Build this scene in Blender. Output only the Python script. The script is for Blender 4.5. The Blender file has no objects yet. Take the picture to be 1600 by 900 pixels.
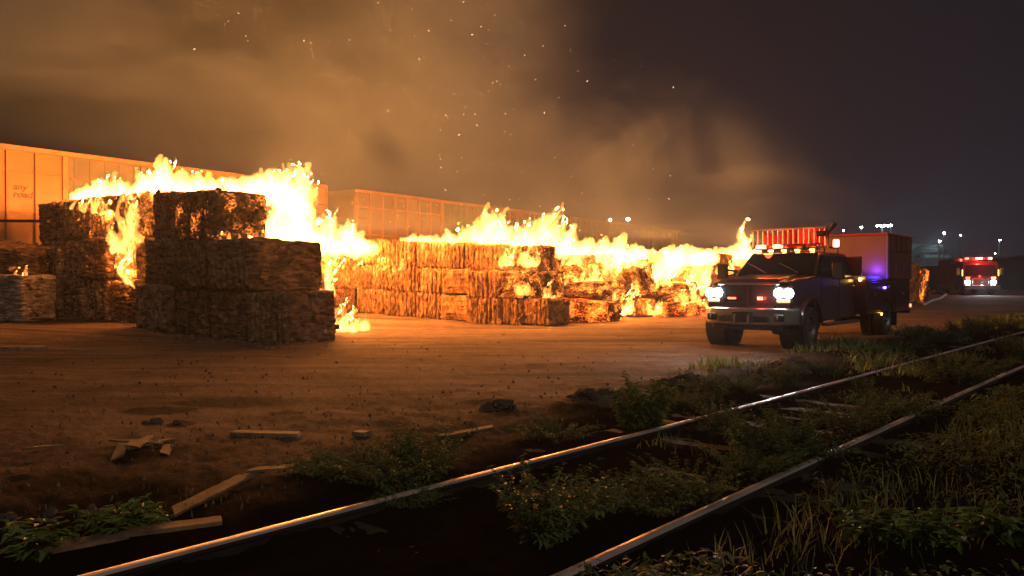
import bpy, bmesh, math, random
import numpy as np
from mathutils import Vector, Matrix

random.seed(7)
RNG = np.random.default_rng(11)
R = math.radians
scene = bpy.context.scene
COL = scene.collection

# ------------------------------------------------------------------ camera
CAMZ = 1.36
F = 1180.0            # focal length in photo pixels (1600 wide)
HOR = 441.0
cam_d = bpy.data.cameras.new("camera")
cam = bpy.data.objects.new("camera", cam_d)
COL.objects.link(cam)
cam_d.sensor_width = 36.0
cam_d.lens = F / 1600.0 * 36.0
cam_d.clip_start = 0.05
cam_d.clip_end = 3000
cam.location = (0, 0, CAMZ)
cam.rotation_euler = (R(90 - math.degrees(math.atan(9 / F))), 0, 0)
scene.camera = cam

# ------------------------------------------------------------------ world, added fill light, exposure
w = bpy.data.worlds.new("World")
scene.world = w
w.use_nodes = True
nt = w.node_tree
nt.nodes.clear()
wo = nt.nodes.new("ShaderNodeOutputWorld")
bg = nt.nodes.new("ShaderNodeBackground")
bg.inputs[1].default_value = 1.0
tc = nt.nodes.new("ShaderNodeTexCoord")
sep = nt.nodes.new("ShaderNodeSeparateXYZ")
nt.links.new(tc.outputs["Generated"], sep.inputs[0])
ramp = nt.nodes.new("ShaderNodeValToRGB")
ramp.color_ramp.elements[0].position = 0.0
ramp.color_ramp.elements[0].color = (0.0165, 0.0145, 0.0310, 1)
ramp.color_ramp.elements[1].position = 0.42
ramp.color_ramp.elements[1].color = (0.0065, 0.0060, 0.0080, 1)
e = ramp.color_ramp.elements.new(0.16)
e.color = (0.0090, 0.0085, 0.0145, 1)
nt.links.new(sep.outputs[2], ramp.inputs[0])
sky = nt.nodes.new("ShaderNodeTexSky")
sky.sky_type = 'NISHITA'
sky.sun_disc = False
sky.sun_elevation = R(-4)
sky.sun_rotation = R(200)
mul = nt.nodes.new("ShaderNodeVectorMath")
mul.operation = 'MULTIPLY_ADD'
mul.inputs[1].default_value = (0.02, 0.02, 0.02)
nt.links.new(sky.outputs[0], mul.inputs[0])
nt.links.new(ramp.outputs[0], mul.inputs[2])
nt.links.new(mul.outputs[0], bg.inputs[0])
nt.links.new(bg.outputs[0], wo.inputs[0])

sd = bpy.data.lights.new("fill_sun", 'SUN')  # dim sun added from behind the camera to fill the foreground
sd.energy = 0.38
sd.angle = R(3)
sd.color = (1.0, 0.90, 0.78)
so = bpy.data.objects.new("fill_sun", sd)
so.rotation_euler = (R(60), 0, R(28))
COL.objects.link(so)

scene.view_settings.view_transform = 'Standard'
scene.view_settings.look = 'None'
scene.view_settings.exposure = 0.20
scene.view_settings.gamma = 1.0
cy = scene.cycles
cy.use_denoising = True
cy.max_bounces = 6
cy.diffuse_bounces = 2
cy.glossy_bounces = 3
cy.transmission_bounces = 4
cy.volume_bounces = 0
cy.transparent_max_bounces = 40
cy.sample_clamp_indirect = 1.5
cy.sample_clamp_direct = 0
cy.caustics_reflective = False
cy.caustics_refractive = False
cy.volume_step_rate = 0.45
cy.volume_max_steps = 64

# ------------------------------------------------------------------ frames and helpers
TH = R(42.8)                     # rails direction, to the right of the view axis
SN, CS = math.sin(TH), math.cos(TH)
def uv(x, y): return x * SN + y * CS, -x * CS + y * SN
def xy(u, v): return u * SN - v * CS, u * CS + v * SN

def sstep(a, b, x):
    t = np.clip((np.asarray(x, float) - a) / (b - a), 0, 1)
    return t * t * (3 - 2 * t)

def _hash(ix, iy, iz):
    n = (ix.astype(np.int64) * 73856093) ^ (iy.astype(np.int64) * 19349663) ^ (iz.astype(np.int64) * 83492791)
    n = (n ^ (n >> 13)) * 1274126177
    n = n & 0x7fffffff
    n = (n ^ (n >> 15)) * 668265263 & 0x7fffffff
    return (n & 0xffff) / 65535.0

def vnoise(x, y, z):
    x, y, z = [np.asarray(a, float) for a in np.broadcast_arrays(x, y, z)]
    ix, iy, iz = np.floor(x), np.floor(y), np.floor(z)
    fx, fy, fz = x - ix, y - iy, z - iz
    fx, fy, fz = [f * f * (3 - 2 * f) for f in (fx, fy, fz)]
    r = 0
    for dx in (0, 1):
        for dy in (0, 1):
            for dz in (0, 1):
                wgt = (fx if dx else 1 - fx) * (fy if dy else 1 - fy) * (fz if dz else 1 - fz)
                r = r + wgt * _hash(ix + dx, iy + dy, iz + dz)
    return r * 2 - 1

def fbm(x, y, z, o=3):
    r, a = 0, 1.0
    for i in range(o):
        r = r + a * vnoise(x * 2 ** i + 17.3 * i, y * 2 ** i + 5.1 * i, z * 2 ** i + 9.7 * i)
        a *= 0.5
    return r

def hgt(x, y):
    """ground height"""
    x = np.asarray(x, float); y = np.asarray(y, float)
    u, v = uv(x, y)
    d = np.hypot(x, y)
    z = -0.006 + 0.006 * sstep(4.0, 5.6, v)
    z = z + 0.05 * sstep(1.9, 0.6, v)
    z = z + 0.30 * sstep(16, 23, v)
    z = z + 0.35 * sstep(36, 66, u) * sstep(5, 10, v)
    berm = np.exp(-((v - 5.2) / 0.55) ** 2) * sstep(3, 10, u)
    z = z + berm * (0.05 + 0.08 * np.clip(fbm(x * 0.9, y * 0.9, 1.0, 2), 0, 1))
    near = np.clip(1.2 - d / 40, 0.0, 1)
    z = z + near * 0.022 * fbm(x * 0.8, y * 0.8, 3.0, 3)
    rough = sstep(9.5, 5.0, v) * near
    z = z + rough * 0.020 * fbm(x * 4.2, y * 4.2, 8.0, 4)
    z = z + near * sstep(24, 8, d) * 0.017 * np.abs(fbm(x * 11, y * 11, 4.0, 2))
    return z
def H(x, y): return float(hgt(x, y))

def G(px, py, z=0.0):
    """point of the ground plane z seen at a photo pixel"""
    Y = (CAMZ - z) * F / (py - HOR)
    return (px - 800) / F * Y, Y
def A(px, py, Y):
    return Vector(((px - 800) / F * Y, Y, CAMZ + (HOR - py) / F * Y))

def tag(o, label=None, cat=None, group=None, kind=None):
    if label: o["label"] = label
    if cat: o["category"] = cat
    if group: o["group"] = group
    if kind: o["kind"] = kind
    return o

def empty(name, loc=(0, 0, 0), rz=0.0):
    o = bpy.data.objects.new(name, None)
    o.empty_display_size = 0.2
    o.location = loc
    o.rotation_euler = (0, 0, rz)
    COL.objects.link(o)
    return o

def mesh_obj(name, V, Fc, mat, parent=None, smooth=False, mats=None, midx=None):
    me = bpy.data.meshes.new(name)
    me.from_pydata([tuple(v) for v in V], [], [tuple(f) for f in Fc])
    if mats:
        for m in mats: me.materials.append(m)
        if midx is not None: me.polygons.foreach_set("material_index", midx)
    elif mat: me.materials.append(mat)
    if smooth: me.polygons.foreach_set("use_smooth", [True] * len(me.polygons))
    me.update()
    o = bpy.data.objects.new(name, me)
    COL.objects.link(o)
    if parent: o.parent = parent
    return o

class MB:
    def __init__(s): s.V = []; s.F = []
    def add(s, V, Fc):
        k = len(s.V)
        s.V += [tuple(v) for v in V]
        s.F += [tuple(i + k for i in f) for f in Fc]
        return s
    def box(s, c, d, rz=0.0, M=None):
        cx, cy_, cz = c; a, b, h = d[0] / 2, d[1] / 2, d[2] / 2
        vs = [(-a, -b, -h), (a, -b, -h), (a, b, -h), (-a, b, -h), (-a, -b, h), (a, -b, h), (a, b, h), (-a, b, h)]
        if M is None: M = Matrix.Rotation(rz, 3, 'Z')
        vs = [tuple(M @ Vector(v) + Vector(c)) for v in vs]
        return s.add(vs, [(0, 3, 2, 1), (4, 5, 6, 7), (0, 1, 5, 4), (1, 2, 6, 5), (2, 3, 7, 6), (3, 0, 4, 7)])
    def tube(s, p, q, r, n=8, r2=None, cap=True):
        p, q = Vector(p), Vector(q); r2 = r if r2 is None else r2
        d = (q - p).normalized(); a = d.orthogonal().normalized(); b = d.cross(a)
        V = []
        for P, rr in ((p, r), (q, r2)):
            for i in range(n):
                t = 2 * math.pi * i / n
                V.append(P + a * rr * math.cos(t) + b * rr * math.sin(t))
        Fc = [(i, (i + 1) % n, n + (i + 1) % n, n + i) for i in range(n)]
        if cap: Fc += [tuple(range(n))[::-1], tuple(range(n, 2 * n))]
        return s.add(V, Fc)
    def quad(s, a, b, c, d): return s.add([a, b, c, d], [(0, 1, 2, 3)])
    def slab(s, pts, n, th):
        """thick polygon: pts in order, n = outward direction"""
        n = Vector(n).normalized(); k = len(pts)
        V = [Vector(p) for p in pts] + [Vector(p) + n * th for p in pts]
        Fc = [tuple(range(k))[::-1], tuple(range(k, 2 * k))] + [(i, (i + 1) % k, k + (i + 1) % k, k + i) for i in range(k)]
        return s.add(V, Fc)
    def prism(s, prof, y0, y1, plane='xz'):
        k = len(prof)
        V = [(a, y0, b) for a, b in prof] + [(a, y1, b) for a, b in prof]
        Fc = [tuple(range(k))[::-1], tuple(range(k, 2 * k))] + [(i, (i + 1) % k, k + (i + 1) % k, k + i) for i in range(k)]
        return s.add(V, Fc)
    def lathe(s, prof, c, n=28, axis='y'):
        """prof: (radius, offset along the axis)"""
        k = len(prof); V = []
        for i in range(n):
            t = 2 * math.pi * i / n
            for r, o in prof:
                V.append((c[0] + r * math.cos(t), c[1] + o, c[2] + r * math.sin(t)))
        Fc = []
        for i in range(n):
            j = (i + 1) % n
            for m in range(k - 1):
                Fc.append((i * k + m, j * k + m, j * k + m + 1, i * k + m + 1))
        return s.add(V, Fc)
    def build(s, name, mat, parent=None, bevel=0, seg=2, smooth=False):
        o = mesh_obj(name, s.V, s.F, mat, parent, smooth)
        bm = bmesh.new(); bm.from_mesh(o.data)
        bmesh.ops.recalc_face_normals(bm, faces=bm.faces)
        bm.to_mesh(o.data); bm.free()
        if bevel:
            b = o.modifiers.new("bevel", 'BEVEL'); b.width = bevel; b.segments = seg
            b.limit_method = 'ANGLE'; b.angle_limit = R(28)
            o.data.polygons.foreach_set("use_smooth", [True] * len(o.data.polygons))
            b.harden_normals = False
            wn = o.modifiers.new("wn", 'WEIGHTED_NORMAL'); wn.keep_sharp = True
        return o

# ------------------------------------------------------------------ materials
def new_mat(name):
    m = bpy.data.materials.new(name); m.use_nodes = True
    n = m.node_tree.nodes; l = m.node_tree.links
    return m, n, l, n["Principled BSDF"]

def simple(name, col, rough=0.6, metal=0.0, var=0.25, scale=6.0, bump=0.0, spec=0.5, coat=0.0):
    m, n, l, b = new_mat(name)
    tcn = n.new("ShaderNodeTexCoord")
    ns = n.new("ShaderNodeTexNoise"); ns.inputs["Scale"].default_value = scale; ns.inputs["Detail"].default_value = 5
    l.new(tcn.outputs["Object"], ns.inputs["Vector"])
    rp = n.new("ShaderNodeValToRGB")
    rp.color_ramp.elements[0].position = 0.3; rp.color_ramp.elements[1].position = 0.7
    rp.color_ramp.elements[0].color = tuple(c * (1 - var) for c in col) + (1,)
    rp.color_ramp.elements[1].color = tuple(min(1, c * (1 + var)) for c in col) + (1,)
    l.new(ns.outputs[0], rp.inputs[0]); l.new(rp.outputs[0], b.inputs["Base Color"])
    b.inputs["Roughness"].default_value = rough; b.inputs["Metallic"].default_value = metal
    b.inputs["Specular IOR Level"].default_value = spec
    b.inputs["Coat Weight"].default_value = coat
    if bump:
        bp = n.new("ShaderNodeBump"); bp.inputs["Strength"].default_value = bump; bp.inputs["Distance"].default_value = 0.02
        l.new(ns.outputs[0], bp.inputs["Height"]); l.new(bp.outputs[0], b.inputs["Normal"])
    return m

def glow(name, col, strength, sample=True):
    m, n, l, b = new_mat(name)
    b.inputs["Base Color"].default_value = (0.2, 0.2, 0.2, 1)
    b.inputs["Emission Color"].default_value = tuple(col) + (1,)
    b.inputs["Emission Strength"].default_value = strength
    if not sample: m.cycles.emission_sampling = 'NONE'
    return m

def ground_mat():
    m, n, l, b = new_mat("packed_dirt")
    tcn = n.new("ShaderNodeTexCoord")
    def noise(s, d=6, r=0.6, vec=None):
        q = n.new("ShaderNodeTexNoise"); q.inputs["Scale"].default_value = s; q.inputs["Detail"].default_value = d
        q.inputs["Roughness"].default_value = r
        l.new(vec if vec else tcn.outputs["Object"], q.inputs["Vector"]); return q
    mp = n.new("ShaderNodeMapping"); mp.inputs["Rotation"].default_value = (0, 0, -(math.pi / 2 - TH)) 
    mp.inputs["Scale"].default_value = (0.22, 1.6, 1)
    # rotate so x runs along the rails: tyre streaks
    l.new(tcn.outputs["Object"], mp.inputs["Vector"])
    a = noise(0.35); bb = noise(2.2, 8, 0.7); st = noise(1.1, 6, 0.65, mp.outputs[0]); fine = noise(26, 6, 0.8)
    rp = n.new("ShaderNodeValToRGB"); cr = rp.color_ramp
    cr.elements[0].position = 0.42; cr.elements[0].color = (0.055, 0.030, 0.022, 1)
    cr.elements[1].position = 0.575; cr.elements[1].color = (0.260, 0.168, 0.112, 1)
    e2 = cr.elements.new(0.495); e2.color = (0.145, 0.090, 0.060, 1)
    def mix(x, y, f):
        q = n.new("ShaderNodeMix"); q.data_type = 'FLOAT'; q.inputs[0].default_value = f
        l.new(x, q.inputs[2]); l.new(y, q.inputs[3]); return q.outputs[0]
    v = mix(mix(mix(a.outputs[0], bb.outputs[0], 0.5), st.outputs[0], 0.45), fine.outputs[0], 0.38)
    l.new(v, rp.inputs[0])
    # soot and oil stains
    sn = noise(0.55, 5, 0.55, mp.outputs[0])
    sr = n.new("ShaderNodeValToRGB"); sr.color_ramp.elements[0].position = 0.56; sr.color_ramp.elements[1].position = 0.68
    l.new(sn.outputs[0], sr.inputs[0])
    mx = n.new("ShaderNodeMix"); mx.data_type = 'RGBA'
    l.new(sr.outputs[0], mx.inputs[0]); l.new(rp.outputs[0], mx.inputs[6]); mx.inputs[7].default_value = (0.045, 0.032, 0.024, 1)
    # track bed: dark cinders, with the foreground's falloff of light painted in (vertex attribute)
    at = n.new("ShaderNodeAttribute"); at.attribute_name = "bed"
    mx2 = n.new("ShaderNodeMix"); mx2.data_type = 'RGBA'
    l.new(at.outputs["Fac"], mx2.inputs[0]); l.new(mx.outputs[2], mx2.inputs[6])
    cr2 = n.new("ShaderNodeValToRGB"); cr2.color_ramp.elements[0].color = (0.004, 0.003, 0.0025, 1); cr2.color_ramp.elements[1].color = (0.022, 0.015, 0.011, 1)
    l.new(bb.outputs[0], cr2.inputs[0]); l.new(cr2.outputs[0], mx2.inputs[7])
    sa = n.new("ShaderNodeAttribute"); sa.attribute_name = "soot"
    sm_ = n.new("ShaderNodeMath"); sm_.operation = 'MULTIPLY_ADD'; sm_.inputs[1].default_value = 1.0
    l.new(sa.outputs["Fac"], sm_.inputs[0]); l.new(st.outputs[0], sm_.inputs[2])
    sr2 = n.new("ShaderNodeMapRange"); sr2.inputs[1].default_value = 0.72; sr2.inputs[2].default_value = 1.0; l.new(sm_.outputs[0], sr2.inputs[0])
    mx3 = n.new("ShaderNodeMix"); mx3.data_type = 'RGBA'; l.new(sr2.outputs[0], mx3.inputs[0]); l.new(mx2.outputs[2], mx3.inputs[6]); mx3.inputs[7].default_value = (0.018, 0.012, 0.010, 1)
    l.new(mx3.outputs[2], b.inputs["Base Color"])
    rr = n.new("ShaderNodeMapRange"); rr.inputs[3].default_value = 1.0; rr.inputs[4].default_value = 0.85
    l.new(st.outputs[0], rr.inputs[0]); l.new(rr.outputs[0], b.inputs["Roughness"])
    sp0 = n.new("ShaderNodeMapRange"); sp0.inputs[3].default_value = 0.05; sp0.inputs[4].default_value = 0.0
    l.new(at.outputs["Fac"], sp0.inputs[0]); l.new(sp0.outputs[0], b.inputs["Specular IOR Level"])
    h = mix(mix(bb.outputs[0], fine.outputs[0], 0.55), st.outputs[0], 0.25)
    bp = n.new("ShaderNodeBump"); bp.inputs["Strength"].default_value = 1.0; bp.inputs["Distance"].default_value = 0.06
    l.new(h, bp.inputs["Height"]); l.new(bp.outputs[0], b.inputs["Normal"])
    return m

def bale_mat(name, dark, light, ember=0.0, emb_thresh=0.62, strength=14.0, layer=(1, 1, 1), ecol=(1.0, 0.22, 0.025)):
    """pressed cardboard; ember > 0 lets glowing patches show"""
    m, n, l, b = new_mat(name)
    tcn = n.new("ShaderNodeTexCoord"); oi = n.new("ShaderNodeObjectInfo")
    ad = n.new("ShaderNodeVectorMath"); ad.operation = 'MULTIPLY_ADD'
    cmb = n.new("ShaderNodeCombineXYZ")
    for i in range(3): l.new(oi.outputs["Random"], cmb.inputs[i])
    l.new(cmb.outputs[0], ad.inputs[0]); ad.inputs[1].default_value = (37, 19, 53); l.new(tcn.outputs["Object"], ad.inputs[2])
    mp = n.new("ShaderNodeMapping"); mp.inputs["Scale"].default_value = layer; l.new(ad.outputs[0], mp.inputs["Vector"])
    n1 = n.new("ShaderNodeTexNoise"); n1.inputs["Scale"].default_value = 11; n1.inputs["Detail"].default_value = 8; n1.inputs["Roughness"].default_value = 0.72
    l.new(mp.outputs[0], n1.inputs["Vector"])
    n2 = n.new("ShaderNodeTexVoronoi"); n2.inputs["Scale"].default_value = 8.0; n2.feature = 'F1'
    l.new(mp.outputs[0], n2.inputs["Vector"])
    mx = n.new("ShaderNodeMix"); mx.data_type = 'FLOAT'; mx.inputs[0].default_value = 0.35
    l.new(n1.outputs[0], mx.inputs[2]); l.new(n2.outputs["Color"], mx.inputs[3])
    rp = n.new("ShaderNodeValToRGB"); cr = rp.color_ramp
    cr.elements[0].position = 0.34; cr.elements[0].color = tuple(dark) + (1,)
    cr.elements[1].position = 0.70; cr.elements[1].color = tuple(light) + (1,)
    l.new(mx.outputs[0], rp.inputs[0])
    bl = n.new("ShaderNodeTexNoise"); bl.inputs["Scale"].default_value = 2.6; bl.inputs["Detail"].default_value = 4; bl.inputs["Distortion"].default_value = 0.8
    l.new(ad.outputs[0], bl.inputs["Vector"])
    blr = n.new("ShaderNodeMapRange"); blr.inputs[1].default_value = 0.40; blr.inputs[2].default_value = 0.62; blr.inputs[3].default_value = 0.55; blr.inputs[4].default_value = 1.15
    l.new(bl.outputs[0], blr.inputs[0])
    rn = n.new("ShaderNodeMapRange"); rn.inputs[3].default_value = 0.7; rn.inputs[4].default_value = 1.25; l.new(oi.outputs["Random"], rn.inputs[0])
    mm = n.new("ShaderNodeMath"); mm.operation = 'MULTIPLY'; l.new(blr.outputs[0], mm.inputs[0]); l.new(rn.outputs[0], mm.inputs[1])
    vs = n.new("ShaderNodeVectorMath"); vs.operation = 'SCALE'; l.new(rp.outputs[0], vs.inputs[0]); l.new(mm.outputs[0], vs.inputs["Scale"])
    l.new(vs.outputs[0], b.inputs["Base Color"])
    b.inputs["Roughness"].default_value = 0.9; b.inputs["Specular IOR Level"].default_value = 0.12
    bp = n.new("ShaderNodeBump"); bp.inputs["Strength"].default_value = 0.9; bp.inputs["Distance"].default_value = 0.04
    l.new(mx.outputs[0], bp.inputs["Height"]); l.new(bp.outputs[0], b.inputs["Normal"])
    if ember > 0:
        n3 = n.new("ShaderNodeTexNoise"); n3.inputs["Scale"].default_value = 2.1; n3.inputs["Detail"].default_value = 3
        l.new(ad.outputs[0], n3.inputs["Vector"])
        n4 = n.new("ShaderNodeTexNoise"); n4.inputs["Scale"].default_value = 15; n4.inputs["Detail"].default_value = 6; n4.inputs["Roughness"].default_value = 0.7
        l.new(mp.outputs[0], n4.inputs["Vector"])
        s = n.new("ShaderNodeMath"); s.operation = 'ADD'; l.new(n3.outputs[0], s.inputs[0]); l.new(n4.outputs[0], s.inputs[1])
        s2 = n.new("ShaderNodeMath"); s2.operation = 'MULTIPLY'; s2.inputs[1].default_value = 0.5; l.new(s.outputs[0], s2.inputs[0])
        er = n.new("ShaderNodeMapRange"); er.inputs[1].default_value = emb_thresh - 0.06; er.inputs[2].default_value = emb_thresh + 0.12
        l.new(s2.outputs[0], er.inputs[0])
        pw = n.new("ShaderNodeMath"); pw.operation = 'POWER'; pw.inputs[1].default_value = 2.0; l.new(er.outputs[0], pw.inputs[0])
        ms = n.new("ShaderNodeMath"); ms.operation = 'MULTIPLY'; ms.inputs[1].default_value = strength * ember; l.new(pw.outputs[0], ms.inputs[0])
        b.inputs["Emission Color"].default_value = tuple(ecol) + (1,)
        l.new(ms.outputs[0], b.inputs["Emission Strength"])
        m.cycles.emission_sampling = 'NONE'
    return m

def flame_mat(name, strength, col=(1.0, 0.33, 0.062)):
    m = bpy.data.materials.new(name); m.use_nodes = True
    n = m.node_tree.nodes; n.clear(); l = m.node_tree.links
    o = n.new("ShaderNodeOutputMaterial"); e = n.new("ShaderNodeEmission")
    e.inputs[0].default_value = tuple(col) + (1,); e.inputs[1].default_value = strength
    l.new(e.outputs[0], o.inputs["Volume"])
    return m

M = {}
M['ground'] = ground_mat()
M['bale_near'] = bale_mat("scorched_cardboard", (0.040, 0.022, 0.013), (0.34, 0.185, 0.105), layer=(0.8, 0.8, 1.8))
M['bale_near_hot'] = bale_mat("smouldering_cardboard", (0.035, 0.020, 0.012), (0.26, 0.16, 0.09), 1.0, 0.60, 7)
M['bale_row'] = bale_mat("pressed_cardboard", (0.11, 0.055, 0.024), (0.46, 0.235, 0.105), 0.8, 0.65, 5.5, (2.0, 1, 1))
M['bale_char'] = bale_mat("charred_cardboard", (0.012, 0.008, 0.006), (0.20, 0.10, 0.055), 1.0, 0.545, 6)
M['bale_ember'] = bale_mat("glowing_embers", (0.010, 0.006, 0.005), (0.10, 0.04, 0.02), 1.0, 0.505, 6, ecol=(1.0, 0.13, 0.012))
M['bale_white'] = bale_mat("white_plastic_bale", (0.09, 0.06, 0.045), (0.42, 0.32, 0.24), 0, 0, 0, (1, 1, 3))
M['strap'] = simple("strap_wire", (0.14, 0.09, 0.06), 0.5, 0.3)
M['flame'] = flame_mat("flame_gas", 11)
M['flame_thin'] = flame_mat("thin_flame_gas", 9)
M['wood'] = simple("weathered_wood", (0.20, 0.12, 0.066), 0.85, 0, 0.6, 5, 0.5)
M['wood_dark'] = simple("old_wood", (0.13, 0.085, 0.05), 0.85, 0, 0.4, 7, 0.5)
M['paper'] = simple("litter_paper", (0.42, 0.36, 0.28), 0.8, 0, 0.3, 12)
M['clod'] = simple("dirt_clod", (0.075, 0.050, 0.034), 0.95, 0, 0.45, 5, 0.8)
M['rock'] = simple("broken_concrete", (0.14, 0.10, 0.075), 0.9, 0, 0.4, 6, 0.8)
M['rail_top'] = simple("polished_rail_head", (0.72, 0.60, 0.52), 0.40, 0.55, 0.3, 3)
M['rail_side'] = simple("rusty_shaded_rail", (0.016, 0.010, 0.007), 0.85, 0.0, 0.35, 6, 0.3)  # rail flanks: rust nearly blackened, their shade put into the colour
M['tie'] = simple("creosote_sleeper", (0.050, 0.034, 0.024), 0.9, 0, 0.4, 5, 0.6)

# ------------------------------------------------------------------ ground sheet
def build_ground():
    rs = [0.0] + list(np.geomspace(0.7, 42, 330)) + list(np.geomspace(43, 1500, 60))
    ang = list(np.radians(np.concatenate([np.linspace(-48, 48, 430), np.linspace(52, 308, 60)])))
    na = len(ang)
    rr, aa = np.meshgrid(rs[1:], ang, indexing='ij')
    X = (rr * np.sin(aa)).ravel(); Y = (rr * np.cos(aa)).ravel()
    Z = hgt(X, Y)
    V = [(0, 0, H(0, 0))] + list(zip(X, Y, Z))
    Fc = []
    nr = len(rs) - 1
    idx = np.arange(nr * na).reshape(nr, na) + 1
    a = idx[:-1]; bq = idx[1:]
    q = np.stack([a, np.roll(a, -1, 1), np.roll(bq, -1, 1), bq], -1).reshape(-1, 4)
    Fc = [tuple(int(i) for i in f) for f in q[:, ::-1]]
    Fc += [(0, int(idx[0][(i + 1) % na]), int(idx[0][i])) for i in range(na)]
    me = bpy.data.meshes.new("ground")
    me.from_pydata(V, [], Fc)
    me.materials.append(M['ground'])
    u, v = uv(np.array([p[0] for p in V]), np.array([p[1] for p in V]))
    xs = np.array([p[0] for p in V]); ys = np.array([p[1] for p in V])
    bed = sstep(6.2, 4.4, v + 0.8 * fbm(xs * 0.7, ys * 0.7, 2.0, 3))  # reaches past the track, darkening the foreground like fading light
    soot = np.zeros(len(V))
    for spx, spy, sw, sh in ((370, 628, 190, 16), (250, 640, 120, 12), (447, 646, 55, 10), (225, 715, 130, 26), (282, 662, 40, 10), (90, 760, 180, 40), (240, 790, 300, 26), (838, 571, 40, 5), (120, 518, 160, 10), (930, 645, 130, 20), (800, 648, 90, 16)):
        sx, sy = G(spx, spy); wx = sw / 2 * sy / F; wy = abs(G(spx, spy - sh / 2)[1] - sy)
        soot = np.maximum(soot, np.exp(-((xs - sx) / wx) ** 2 - ((ys - sy) / wy) ** 2))
    sat = me.attributes.new("soot", 'FLOAT', 'POINT'); sat.data.foreach_set("value", soot)
    at = me.attributes.new("bed", 'FLOAT', 'POINT')
    at.data.foreach_set("value", bed)
    me.polygons.foreach_set("use_smooth", [True] * len(me.polygons))
    me.update()
    o = bpy.data.objects.new("ground", me); COL.objects.link(o)
    tag(o, "packed brown dirt of the yard, darker along the railway track", "ground", kind="structure")
build_ground()

# ------------------------------------------------------------------ railway track
V1, V2 = 3.64, 2.14
def track():
    root = empty("railway_track", (*xy(0, (V1 + V2) / 2), -0.13), math.pi / 2 - TH)
    tag(root, "old railway track with shiny worn rails half sunk in weeds and dirt", "railway track")
    # local x = along the rails (u), local y = +v
    top = 0.055 + 0.13
    def rail(y, x0, x1, wob):
        n = 60
        prof = [(-0.070, 0.0), (0.070, 0.0), (0.070, 0.02), (0.012, 0.045), (0.012, top - 0.05), (0.030, top - 0.036),
                (0.030, top - 0.016), (0.021, top - .003), (0.0, top), (-0.021, top - .003), (-0.030, top - 0.016), (-0.030, top - 0.036), (-0.012, top - 0.05), (-0.012, 0.045), (-0.070, 0.02)]
        k = len(prof); V = []; Fc = []; mi = []
        for i in range(n + 1):
            x = x0 + (x1 - x0) * i / n
            dy = wob * (math.sin(x * 0.21 + y) + 0.4 * math.sin(x * 0.63))
            dz = 0.010 * math.sin(x * 0.33 + y * 2)
            for a, bz in prof: V.append((x, y + a + dy, bz + dz))
        for i in range(n):
            for m in range(k):
                Fc.append((i * k + m, i * k + (m + 1) % k, (i + 1) * k + (m + 1) % k, (i + 1) * k + m))
                mi.append(0 if m in (6, 7, 8, 9) else 1)
        Fc += [tuple(range(k)), tuple(range(n * k, n * k + k))[::-1]]; mi += [1, 1]
        o = mesh_obj("rail", V, Fc, None, root, smooth=False, mats=[M['rail_top'], M['rail_side']], midx=mi)
        return o
    yo = (V1 - V2) / 2
    rail(yo, -22, 9.72, 0.012); rail(yo, 9.745, 75, 0.012)
    rail(-yo, -22, 5.60, 0.014); rail(-yo, 5.625, 75, 0.014)
    for y, x in ((yo, 9.73), (-yo, 5.61)):
        MB().box((x, y - 0.03, 0.09), (0.5, 0.02, 0.06)).box((x, y + 0.03, 0.09), (0.5, 0.02, 0.06)).build("joint_bar", M['rail_side'], root, 0.004)
    x = -2.0; first = None
    while x < 34:
        b_ = MB().box((0, 0, 0), (0.23, 2.5, 0.16))
        if first is None:
            first = b_.build("sleeper", M['tie'], root, 0.012)
            o = first
        else:
            o = first.copy(); COL.objects.link(o); o.parent = root
        o.location = (x + random.uniform(-.04, .04), random.uniform(-.06, .06), 0.024 + random.uniform(-0.012, 0.018))
        o.rotation_euler = (random.uniform(-.02, .02), random.uniform(-.02, .02), random.uniform(-.03, .03))
        x += 0.56
track()

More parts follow.
